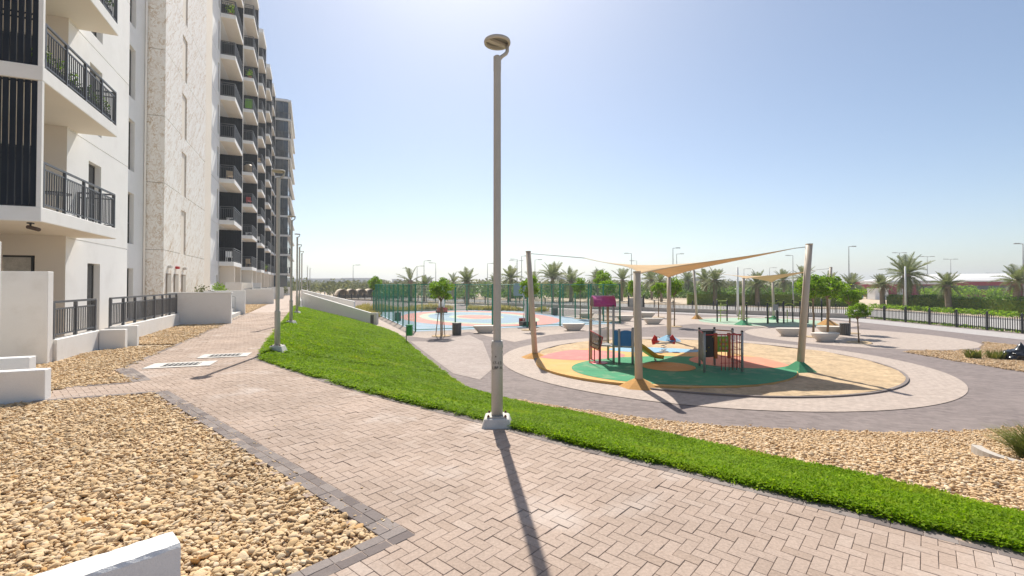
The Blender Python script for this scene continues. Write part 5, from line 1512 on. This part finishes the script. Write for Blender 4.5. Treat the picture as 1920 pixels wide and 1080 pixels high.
tree_list = [  # x, y, scale xy, trunk height, variant, label
    ((-4.1,27.1),.92,1.0,0,'round staked tree in front of the ball court'), ((1.15,30.6),.88,1.06,1,'round tree beside the left leaning sail post'), ((7.9,38.8),1.12,1.02,2,'round tree above the purple play roof'),
    ((5.9,40.5),.9,1.08,3,'small round tree left of the purple play roof, behind the fence'), ((8.9,46.0),1.1,1.3,0,'taller small tree behind the court corner'), ((10.9,42.0),.85,1.0,1,'small tree just left of the front sail post'),
    ((13.3,42.5),.8,.98,2,'small tree by the gate behind the plaza'), ((11.5,33.2),.9,1.06,3,'slim tree next to the short back sail post'), ((-14.2,49.0),1.0,1.15,1,'bright tree behind the far left court corner'),
    ((17.1,26.6),1.15,1.05,0,'leafy tree just left of the right leaning post'), ((18.6,27.6),1.25,1.08,2,'leafy tree right of the right leaning post'), ((20.6,28.6),1.0,.86,3,'spreading tree behind the slim leaning one'), ((17.7,23.9),.72,.62,1,'small leaning tree with a thin trunk at the right of the benches')]
for (x, y), sx, sz, v, lb in tree_list:
    t = thing('plaza_tree', (x,y,0), random.uniform(0,6.28), lb, 'tree', 'small trees on the plaza')
    a, b = tv[v]
    put('crown', a, None, t, scale=(sx,sx,sz)); put('trunk', b, None, t, scale=(sx,sx,sz))
    if lb.startswith('small leaning'): t.rotation_euler = (R(-2), R(-5), 1.0)
    ringm = MB().lathe([(.55,.0),(.55,.03),(.5,.035)], 20).build('tree_pit', m_sand, t)
for k, (dx, dy) in enumerate(((-.3,-.1),(.25,-.2),(.05,.3))):
    o = thing('tree_stake', (-4.1+dx,27.1+dy,0), 0, ('left stake of the staked tree','right stake of the staked tree','back stake of the staked tree')[k], 'stake')
    MB().tube([(0,0,0),(-dx*.6,-dy*.6,1.7)], .025, 6).build('pole', m_bark, o)

# ------------------------------------------------------------------ picket fence
pk = None
def picket_run(p, q, label, spacing=2.1, hgt=1.12, zb=0.0, base=False):
    c = ((p[0]+q[0])/2, (p[1]+q[1])/2)
    t = thing('picket_fence', (c[0],c[1],zb), 0, label, 'fence', 'black picket fence along the road')
    a = Vector((p[0]-c[0],p[1]-c[1],0)); b = Vector((q[0]-c[0],q[1]-c[1],0)); d = b-a; ln = d.length; d.normalize(); ang = math.atan2(d.y,d.x)
    m = max(1, round(ln/spacing)); pm = MB().box(-.045,.045,-.045,.045,0,hgt+.06).lathe([(.055,hgt+.06),(.05,hgt+.1),(.01,hgt+.13)], 6).mesh('post'); pm.materials.append(m_black)
    for k in range(m+1):
        x = a+d*ln*k/m; put('post', pm, None, t, loc=(x.x,x.y,0), rot=(0,0,ang))
    pan = MB(); sp = ln/m; nb = 15
    for z in (.16,.78): pan.obox(sp/2,0,z,z+.035,sp-.09,.025,0)
    for k in range(1,nb):
        u = k/nb; h = hgt-.02-.2*math.sin(math.pi*u); pan.obox(sp*u,0,.06,h,.045,.018,0)
    pme = pan.mesh('picket_panel'); pme.materials.append(m_black)
    for k in range(m):
        x = a+d*sp*k; put('picket_panel', pme, None, t, loc=(x.x,x.y,0), rot=(0,0,ang), kind='stuff')
    if base: MB().obox(0,0,-.02,.16,ln,.16,ang).build('kerb', m_concrete, t)
    return t
picket_run((31.1,20.1),(31.0,41.1), 'black picket fence with sagging panel tops along the right side of the plaza')
fdir = Vector((-67,52,0)).normalized()
fp = Vector((31,41.1,0)); f1 = fp+fdir*40; f2 = fp+fdir*84
picket_run((fp.x,fp.y),(f1.x,f1.y), 'black picket fence along the back of the plaza behind the fitness area', base=True)
picket_run((f1.x,f1.y),(f2.x,f2.y), 'black picket fence far back behind the ball court', base=True)
MBk = thing('back_wall', (fp.x,fp.y,0), math.atan2(fdir.y,fdir.x), 'low pale wall along the back of the plaza', 'wall')
MB().box(1.0,42,.7,.9,0,.42).build('wall_panel', m_kerb, MBk)
gt = thing('site_gate', (14.2,53.6,0), math.atan2(fdir.y,fdir.x), 'dark framed gate in the fence at the back of the plaza', 'gate')
for x in (-.9,.9): MB().box(x-.07,x+.07,-.07,.07,0,1.7).build('post', m_black, gt)
MB().box(-.8,.8,-.02,.02,.2,1.4).build('leaf', m_steel, gt)

# ------------------------------------------------------------------ palms
def frond_mesh(seed, L=1.0, bend=.6, nl=22):
    """unit-length frond along +x that droops; leaflets in a V"""
    rs = random.Random(seed); m = MB(); pts = []
    for k in range(11):
        u = k/10; pts.append(Vector((u*(1-.18*bend*u), 0, -.55*bend*u*u)))
    m.tube(pts, [.016*(1-.85*k/10)+.002 for k in range(11)], 4, False, .3)
    def at(u):
        f = u*10; i = min(9,int(f)); return pts[i].lerp(pts[i+1], f-i), (pts[i+1]-pts[i]).normalized()
    for k in range(nl):
        u = .14+.85*k/nl
        p, d = at(u)
        for s_ in (-1,1):
            l = .30*math.sin(math.pi*min(1,.18+.8*u))*rs.uniform(.8,1.1)
            o = (d*.75+Vector((0,s_*.8,.32+rs.gauss(0,.1)))).normalized(); w = d*.017
            e = p+o*l+Vector((0,0,-.05*l*3*bend))
            m.add([p-w,p+w,p.lerp(e,.6)+w*.7+Vector((0,0,.012)),e], [(0,1,2,3)], rs.random())
    me = m.mesh('frond'); me.materials.append(m_frond)
    return me
fr_up = [frond_mesh(i, 1, .35) for i in range(2)]; fr_mid = [frond_mesh(10+i, 1, .75) for i in range(2)]; fr_low = [frond_mesh(20+i, 1, 1.15) for i in range(2)]
def dry(me):
    c = me.copy(); c.materials.clear(); c.materials.append(m_deadfrond); return c
fr_dry = [dry(fr_low[0])]
def palm_set(seed, n=38):
    rs = random.Random(seed); out = []; SPR = rs.uniform(80,125); n = int(n*rs.uniform(.75,1.2))
    for k in range(n):
        q = k/n; el = R(82-SPR*q**.85+rs.gauss(0,7)); az = k*2.39996+rs.gauss(0,.15)
        me = rs.choice(fr_up if q < .3 else fr_mid if q < .72 else fr_low)
        out.append((me, az, el, rs.uniform(.85,1.08)))
    for k in range(rs.randint(2,9)): out.append((fr_dry[0], rs.uniform(0,6.28), R(-45+rs.gauss(0,10)), rs.uniform(.6,.8)))
    return out
def trunk_mesh(h, r):
    m = MB(); prof = []; n = int(h/.16)
    for k in range(n+1):
        z = h*k/n; rr = r*(1.15-.25*k/n); prof += [(rr*1.06,z),(rr*.94,z+.08)]
    prof += [(r*1.5,h+.05),(r*1.7,h+.25),(r*.8,h+.55)]
    me = m.lathe(prof, 10).mesh('trunk'); me.materials.append(m_palmtrunk); return me
def palm(x, y, h, fl, seed, label, near):
    t = thing('date_palm', (x,y,0), 0, label, 'palm tree', 'date palms around the plaza')
    t.rotation_euler = (R(random.uniform(-3,3)), R(random.uniform(-4,4)), random.uniform(0,6.28))
    put('trunk', trunk_mesh(h, random.uniform(.2,.3)), None, t)
    ps = palm_set(seed, 34 if near else 30)
    if near:
        for me, az, el, s_ in ps:
            put('frond', me, None, t, loc=(0,0,h+.3), rot=(0,-el,az), scale=(fl*s_,)*3)
    else:
        V = []; F = []; T = []; nv = 0
        for me, az, el, s_ in ps:
            v = np.empty(len(me.vertices)*3); me.vertices.foreach_get('co', v); v = v.reshape(-1,3)*fl*s_
            mt = np.array(Matrix.Rotation(az,3,'Z') @ Matrix.Rotation(-el,3,'Y'))
            V.append(v@mt.T+np.array((0,0,h+.3))); F += [tuple(i+nv for i in p.vertices) for p in me.polygons]; nv += len(v); T += [random.random()]*len(v)
        m = MB(); m.v = [tuple(q) for q in np.vstack(V)]; m.f = F; m.t = T; m.sm = [False]*len(F)
        m.build('crown', m_frond, t)
    return t
def P2(px, Y): return ((px-960)*Y/877.0, Y)
near_palms = [(1597,64,538,30,'palm left of the pale kiosk beyond the fence'),(1655,60,538,26,'shorter palm in front of the pale kiosk'),(1697,57,517,46,'tallest palm beyond the fence, behind a white pole'),(1779,51,538,32,'palm in front of the hedge with a thick leaning trunk'),(1908,45,530,42,'palm at the right picture edge'),
              (1420,66,535,30,'palm behind the fitness area sail'),(1340,68,528,30,'right palm of the pair left of the fitness area'),(1322,72,527,28,'left palm of the pair left of the fitness area')]
for i, (px, Y, py, hw, lb) in enumerate(near_palms):
    x, y = P2(px, Y); palm(x, y, EYE-(py-533)*Y/877.0-.2, hw*Y/877.0*1.02, i, lb, True)
far_palms = [(1505,78,524,30,'palm right of the right leaning post'),(1470,95,528,26,'palm behind the small sail'),(1240,80,530,30,'palm right of the back sail post'),(1222,92,526,28,'palm seen under the big sail, left of the back post'),(1165,85,527,30,'palm left of the front sail post'),(1120,100,527,28,'palm above the purple play roof'),(1070,82,530,34,'palm behind the right half of the court'),(1036,80,524,40,'broad palm behind the middle of the court'),(1000,98,528,26,'palm behind the left leaning sail post'),(955,84,524,30,'palm just right of the tall lamp pole'),(930,110,530,22,'small palm just left of the tall lamp pole'),(876,70,530,32,'tall palm above the court, right of the staked tree'),(848,95,532,24,'small palm behind the staked tree'),(795,78,538,26,'palm behind the left part of the court'),(1290,105,528,24,'palm behind the left leaning fitness post'),(1560,90,530,26,'palm behind the leafy plaza trees')]
for i, (px, Y, py, hw, lb) in enumerate(far_palms):
    x, y = P2(px, Y); palm(x, y, EYE-(py-533)*Y/877.0-.2, hw*Y/877.0*0.98, 50+i, lb, False)
t = thing('date_palm', (*P2(770,80),0), 0, 'bare palm with a few upright dry fronds behind the court', 'palm tree', 'date palms around the plaza')
put('trunk', trunk_mesh(3.2,.28), None, t)
for az, el in ((0,80),(2,70),(3.4,40),(4.2,75),(.4,35),(2.8,30)): put('frond', fr_up[0], None, t, loc=(0,0,3.4), rot=(0,-R(el),az), scale=(3.0,)*3)

# ------------------------------------------------------------------ hedge, grass beds, scrub
def leaf_cloud(n, centers, size, rs_seed, tall=1.0):
    g = np.random.default_rng(rs_seed)
    a = g.normal(0,1,(n,3)); a /= np.linalg.norm(a,axis=1)[:,None]
    b = np.cross(a, g.normal(0,1,(n,3))); b /= np.linalg.norm(b,axis=1)[:,None]
    l = (size*g.uniform(.6,1.4,n))[:,None]
    V = np.stack([centers-a*l*.5, centers+b*l*.3, centers+a*l*.5, centers-b*l*.3], axis=1).reshape(-1,3)
    return V, np.arange(n*4).reshape(-1,4), np.repeat(g.random(n),4)
def hedge(pts, w, h, n, label, size=.17):
    pts = np.array(pts, dtype=float); seg = np.linalg.norm(np.diff(pts,axis=0),axis=1); cum = np.concatenate([[0],np.cumsum(seg)])
    g = np.random.default_rng(4); s_ = g.random(n)*cum[-1]
    x = np.interp(s_,cum,pts[:,0]); y = np.interp(s_,cum,pts[:,1]); k = np.clip(np.searchsorted(cum,s_)-1,0,len(seg)-1)
    d = (pts[1:]-pts[:-1])/seg[:,None]; nr = np.column_stack([-d[k,1],d[k,0]])
    side = g.uniform(-1,1,n); zz_ = g.random(n); f = g.random(n)
    side = np.where(f < .4, np.sign(side)*g.uniform(.85,1.06,n), side); zz_ = np.where(f >= .6, g.uniform(.88,1.05,n), zz_)
    hh = h*(1+.05*np.sin(s_*.8)+.03*np.sin(s_*2.7)) 
    ce = np.column_stack([x+nr[:,0]*side*w/2, y+nr[:,1]*side*w/2, zz_*hh])
    c0 = pts.mean(0)
    V, F, T = leaf_cloud(n, ce-np.array((c0[0],c0[1],0)), size, 8)
    t = thing('hedge', (c0[0],c0[1],0), 0, label, 'hedge')
    put('foliage', np_mesh('foliage', V, F, T), m_hedge, t)
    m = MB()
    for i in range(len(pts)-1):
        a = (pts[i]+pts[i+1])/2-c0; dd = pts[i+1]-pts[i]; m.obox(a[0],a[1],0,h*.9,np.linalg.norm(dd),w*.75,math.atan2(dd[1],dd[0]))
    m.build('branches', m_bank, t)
hedge([(49.3,28),(48.6,60)], 1.6, 1.62, 15000, 'long clipped hedge along the road at the right')
hedge([(46.5,63.5),(26,69.5)], 1.6, 1.75, 9000, 'clipped hedge behind the fitness area')
def grass_bed(poly, n, h, label, mat, w=.05):
    q = fill_poly(poly, n); c0 = np.mean(np.array(poly),axis=0); m = MB(); rs = random.Random(2)
    for x, y in q:
        k = MB(); hh = h*(.7+.4*math.sin(x*.9)*math.sin(y*.8)+.3*rs.random()); blades(k, 12, .22, hh, rs, w, .7)
        b = len(m.v); m.v += [(v[0]+x-c0[0], v[1]+y-c0[1], v[2]) for v in k.v]; m.f += [tuple(i+b for i in f) for f in k.f]; m.t += k.t; m.sm += k.sm
    o = m.build('ornamental_grass', mat, None, kind='stuff', loc=(c0[0],c0[1],0)); tag(o, label, 'grass')
grass_bed([st2(44,5.7),st2(58,5.7),st2(58,1.5),st2(50,1.0),st2(45,3.5)], 700, .8, 'yellow-green ornamental grass left of the ball court', m_straw)
grass_bed([court(CL+1.0,-1),court(CL+1.0,9.0),court(CL+3.4,9.0),court(CL+3.4,-1)], 420, .9, 'straw-coloured ornamental grass behind the far side of the court', m_straw)
grass_bed([court(CL+.5,10.5),court(CL-6,CW+2.0),court(CL-4,CW+3.4),court(CL+2.4,11.5)], 300, .7, 'green and straw ornamental grass behind the right corner of the court', m_straw)
q = np.column_stack([np.interp(rng.random(400),[0,1],[45.2,46.8]), rng.uniform(30,60,400)])
m = MB(); rs = random.Random(12)
for x, y in q[:220]: leafball(m, (x-46, y-45, .25), .32, 16, .22, rs)
tag(m.build('verge_plants', m_leaf, None, kind='stuff', loc=(46,45,0)), 'low green plants in the verge in front of the long hedge', 'ground cover')
m = MB()
for k in range(11): m.box(31.02-.2,31.02+.4,21+k*2,21+k*2+1.8,0,.01)
strip = [(31.2,20),(31.9,20),(31.9,41),(31.2,41)]
q = fill_poly(strip, 900); ce = np.column_stack([q, rng.uniform(.02,.14,900)]); V, F, T = leaf_cloud(900, ce, .2, 3)
tag(put('fence_strip_plants', np_mesh('fence_strip_plants', V, F, T), m_leaf, kind='stuff'), 'low green plants along the foot of the picket fence', 'ground cover')
# scrub wood far off
g = np.random.default_rng(21)
ncl = 620
az = g.uniform(R(-38), R(33), ncl); rr = g.uniform(128, 330, ncl)
cx, cy = rr*np.sin(az), rr*np.cos(az)
ok = ~((np.degrees(az) > 5) & (rr < 140))
cx, cy, rr = cx[ok], cy[ok], rr[ok]; ncl = len(cx)
hgt = g.uniform(1.8,4.2,ncl)+rr*.006
per = 110
rad = g.uniform(2.0,4.5,ncl)
d = g.normal(0,1,(ncl,per,3)); d /= np.linalg.norm(d,axis=2)[:,:,None]; d *= (.4+.6*g.random((ncl,per,1)))
ce = np.stack([cx[:,None]+d[:,:,0]*rad[:,None], cy[:,None]+d[:,:,1]*rad[:,None], hgt[:,None]*.5*(1+d[:,:,2])], axis=2).reshape(-1,3)
V, F, T = leaf_cloud(len(ce), ce, .9, 22)
tag(put('far_scrub', np_mesh('far_scrub', V, F, T), m_scrub, kind='stuff'), 'grey-green scrub and trees along the horizon', 'trees')
g = np.random.default_rng(33)
ncl = 210
px_ = g.uniform(700, 1570, ncl); Yb = g.uniform(96, 118, ncl); cx, cy = (px_-960)*Yb/877, Yb
hgt = g.uniform(1.5,4.0,ncl)*np.where(g.random(ncl) < .45, .6, 1); rad = g.uniform(1.2,2.6,ncl); per = 120
d = g.normal(0,1,(ncl,per,3)); d /= np.linalg.norm(d,axis=2)[:,:,None]; d *= (.4+.6*g.random((ncl,per,1)))
ce = np.stack([cx[:,None]+d[:,:,0]*rad[:,None], cy[:,None]+d[:,:,1]*rad[:,None], hgt[:,None]*.5*(1+d[:,:,2])], axis=2).reshape(-1,3)
V, F, T = leaf_cloud(len(ce), ce, .55, 23)
tag(put('roadside_shrubs', np_mesh('roadside_shrubs', V, F, T), m_hedge, kind='stuff'), 'band of green shrubs beyond the road behind the court', 'shrubs')
for i, (px, Y, w, h, lb) in enumerate(((1785,88,3.4,3.0,'rounded green bush left of centre before the red hall'),(1828,92,3.6,2.9,'broad green bush before the red hall'),(1880,84,3.2,2.3,'low bright bush at the right before the red hall'),(1625,98,2.6,2.6,'green bush left of the pale kiosk'),(1742,95,2.4,2.6,'bush beside the red end wall'))):
    x, y = P2(px, Y); t = thing('bush', (x,y,0), 0, lb, 'bush')
    m = MB(); rs = random.Random(i)
    for k in range(12): leafball(m, (rs.uniform(-1,1)*w*.7, rs.uniform(-1,1)*w*.4, h*rs.uniform(.3,.75)), h*.32, 90, .34, rs)
    m.build('foliage', m_leaf, t); MB().tube([(0,0,0),(0,0,h*.4)], .08, 6).build('stem', m_bark, t)

# ------------------------------------------------------------------ road lamps, poles
def road_lamp(px, top, H, kind, label, flip=1):
    Y = (H-EYE)*877.0/(533-top); x, y = P2(px, Y)
    t = thing('road_lamp', (x,y,0), 0, label, 'street lamp', 'street lamps beyond the plaza')
    MB().tube([(0,0,0),(0,0,H)], [.13,.07], 8).build('pole', m_lampfar, t)
    s = max(1.0, Y/110)
    for k in ((-1,1) if kind == 2 else (flip,)):
        MB().tube([(0,0,H-.05),(k*.8*s,0,H+.02)], .06, 6).build('arm', m_lampfar, t)
        MB().box(min(k*.7*s,k*1.7*s),max(k*.7*s,k*1.7*s),-.18,.18,H-.06,H+.12).build('lamp_head', m_lampfar, t, .03)
RL = [(662,497,10,1,1,'street lamp far left, above the vaulted tents'),(782,499,9,1,1,'street lamp above the bare palm'),(768,503,9,1,-1,'short street lamp left of the bare palm'),(795,489,10,1,1,'tall street lamp right of the bare palm'),(817,493,10,1,-1,'street lamp left of the staked tree'),(914,494,10,1,1,'street lamp just left of the tall lamp pole'),(968,489,12,2,1,'double street lamp just right of the tall lamp pole'),(978,480,11,1,1,'tall street lamp left of the left leaning sail post'),(970,486,11,1,-1,'street lamp close to the tall one by the left leaning post'),(1003,487,11,1,1,'street lamp right of the left leaning sail post'),(1045,498,11,1,-1,'street lamp behind the broad court palm'),(1184,475,12,1,-1,'street lamp above the left tip of the big sail'),(1194,489,12,1,-1,'shorter street lamp beside the left tip of the big sail'),(1262,465,12,1,1,'tall street lamp above the big sail'),(1269,476,12,1,1,'shorter street lamp above the big sail'),(1395,504,10,1,1,'street lamp left of the small sail'),(1487,479,12,1,-1,'street lamp between the small sail and the right leaning post'),(1592,462,12,1,1,'tall dark street lamp right of the right leaning post'),(1687,474,13,2,1,'double street lamp above the tallest palm'),(1739,481,13,2,1,'double street lamp right of the tallest palm'),(1783,486,13,2,1,'double street lamp above the leaning palm'),(1919,457,11,1,-1,'street lamp at the right picture edge'),(1443,502,11,1,1,'street lamp above the small sail'),(1862,512,9,2,1,'small double lamp over the red hall roof')]
for px, top, H, kd, fl, lb in RL: road_lamp(px, top, H, kd, lb, fl)
for px, Y, H, lb in ((1697.5,55,5.1,'plain white pole in front of the tallest palm'),(1383,44,4.6,'plain pale pole behind the fitness area'),(1487,62,3.4,'thin pale pole behind the small sail'),(609,75,1.9,'small pale pole beside the ramp')):
    x, y = P2(px, Y); t = thing('plain_pole', (x,y,0), 0, lb, 'pole')
    MB().tube([(0,0,0),(0,0,H)], [.11,.08], 10).build('shaft', m_white if Y < 60 else m_steel, t); MB().lathe([(.2,0),(.2,.03)], 10).build('foot_plate', m_steel, t)

# ------------------------------------------------------------------ buildings and tents far off
m_crimson = M('crimson cladding', (0.30,0.012,0.03), .6, .08); m_far = M('far concrete', (0.33,0.34,0.37), .9, .08, .05, .5); m_tent = M('tent cloth', (0.62,0.52,0.4), .9, .08, .5, 6); m_roofw = M('white roof', (0.75,0.74,0.72), .7, .05)
rb = thing('red_hall', (118,112,0), R(-8), 'long low hall with crimson walls and a blue glass band at the right', 'building')
MB().box(-25,60,0,14,0,1.6).build('lower_wall', m_crimson, rb); MB().box(-25,60,.3,14,1.6,2.7).build('glass_band', m_bglass, rb); MB().box(-25.4,60.4,-.2,14.2,2.7,3.6).build('upper_wall', m_crimson, rb); MB().box(-26,61,-.6,15,3.6,3.9).build('roof', m_roofw, rb)
for k in range(20): MB().box(-24+k*4.2,-23.8+k*4.2,.22,.3,1.6,2.7).build('mullion', m_frame, rb)
MB().add([(-24,4,3.9),(60,4,3.9),(60,14,3.9),(-24,14,3.9),(-14,9,5.6),(55,9,6.2)], [(0,1,5,4),(1,2,5),(2,3,4,5),(3,0,4)]).build('roof_fabric', m_roofw, rb)
r2 = thing('red_annex', (90,108,0), R(-8), 'small crimson annex left of the long red hall', 'building')
MB().box(-4,3,0,8,0,3.0).build('wall', m_crimson, r2); MB().box(-4.3,8,-.3,8.3,3.0,3.5).build('roof', m_roofw, r2); MB().box(-1,.2,-.05,0,0,2.0).build('door', m_white, r2)
k1 = thing('pale_kiosk', (*P2(1653,92),0), 0, 'pale boxy kiosk behind the hedge', 'kiosk'); MB().box(-1.3,1.3,0,2,0,2.0).build('wall', m_white, k1); MB().box(-1.4,1.4,-.1,2.1,2.0,2.15).build('roof', m_roofw, k1)
k2 = thing('blue_hoarding', (*P2(1596,100),0), 0, 'light blue hoarding behind the hedge', 'hoarding'); MB().box(-2.6,2.6,0,.1,.1,1.3).build('board', M('hoarding blue',(.15,.42,.6),.6), k2)
for x in (-2.5,0,2.5): MB().box(x-.04,x+.04,.1,.18,0,1.35).build('post', m_steel, k2)
for i in range(4):
    x, y = P2(641+17.5*i, 104+i*1.5)
    t = thing('vaulted_tent', (x,y,0), R(-62), ('leftmost vaulted tan tent beyond the ramp wall','second vaulted tan tent from the left','third vaulted tan tent from the left','rightmost vaulted tan tent next to the bright tree')[i], 'tent', 'vaulted tents beyond the ramp wall')
    n = 12; R_ = 1.35; vs = []
    for yy in (-2.6,2.6):
        for k in range(n+1):
            a = math.pi*k/n; vs.append((yy, R_*math.cos(a), 1.95*math.sin(a)))
    o = MB().add(vs, [(k,k+1,k+n+2,k+n+1) for k in range(n)], 0, True).build('vault', m_tent, t); sd = o.modifiers.new('t','SOLIDIFY'); sd.thickness = .05
    MB().add([(-2.5,R_*.97*math.cos(math.pi*k/n),1.9*math.sin(math.pi*k/n)) for k in range(n+1)], [tuple(range(n+1))]).build('end_panel', m_tent, t)
for i, (px0, px1, top, Y, lb) in enumerate(((545,640,523,640,'long low block on the left horizon'),(640,697,522,620,'taller block joining the long one on the left horizon'),(793,806,521,560,'narrow tower on the horizon behind the court'),(735,748,524,600,'small tower on the horizon left of the bare palm'),(752,764,526,650,'squat tower on the horizon beside the bare palm'),(921,931,518,520,'water tower on the horizon left of the tall lamp pole'))):
    x0, x1 = P2(px0,Y)[0], P2(px1,Y)[0]; H = EYE+(533-top)*Y/877.0; c = (x0+x1)/2; w = (x1-x0)/2
    t = thing('far_building', (c,Y,0), 0, lb, 'building', 'buildings on the horizon'); MB().box(-w,w,0,18,0,H).build('wall', m_far, t); MB().box(-w-.5,w+.5,-.5,18.5,H,H+.6).build('roof', m_far, t)
    nw = max(2,int(w/3))
    for k in range(nw):
        x = -w+(k+.5)*2*w/nw; MB().box(x-w/nw*.55,x+w/nw*.55,-.1,0,H*.3,H*.85).build('window', m_glass, t)
dm = thing('domed_pavilion', (*P2(1065,300),0), 0, 'white domed building on the horizon behind the court', 'building')
MB().lathe([(6,0),(6,4.5),(5.8,6.5),(4.6,8.2),(2.5,9.4),(.3,9.9)], 20).build('dome', m_white, dm); MB().tube([(0,0,9.8),(0,0,12)], .25, 6).build('spire', m_white, dm)
sdm = thing('arena_roof', (*P2(1305,330),0), 0, 'pale blue curved arena roof on the horizon', 'building')
MB().add([(-14,0,0),(14,0,0),(14,20,0),(-14,20,0)]+[(-14+28*k/10, yy, 3+4.5*math.sin(math.pi*k/10)) for yy in (0,20) for k in range(11)], [(0,1)+tuple(range(14,3,-1)), tuple(range(15,26))+(2,3)]+[(4+k,5+k,16+k,15+k) for k in range(10)]).build('roof', m_far, sdm)

# ------------------------------------------------------------------ air
hz_m = bpy.data.materials.new('haze'); hz_m.use_nodes = True
N = hz_m.node_tree.nodes; L = hz_m.node_tree.links
N.remove(N['Principled BSDF'])
pv = N.new('ShaderNodeVolumePrincipled'); pv.inputs['Density'].default_value = HAZE_D; pv.inputs['Color'].default_value = (.86,.9,.95,1); pv.inputs['Anisotropy'].default_value = .35
L.new(pv.outputs[0], N['Material Output'].inputs['Volume'])
if HAZE_D > 0:
    o = MB().box(-1900,1900,-250,2100,-1.2,41.5).build('haze', hz_m, None, kind='stuff')
    tag(o, 'thin pale dust haze over the whole site', 'haze')
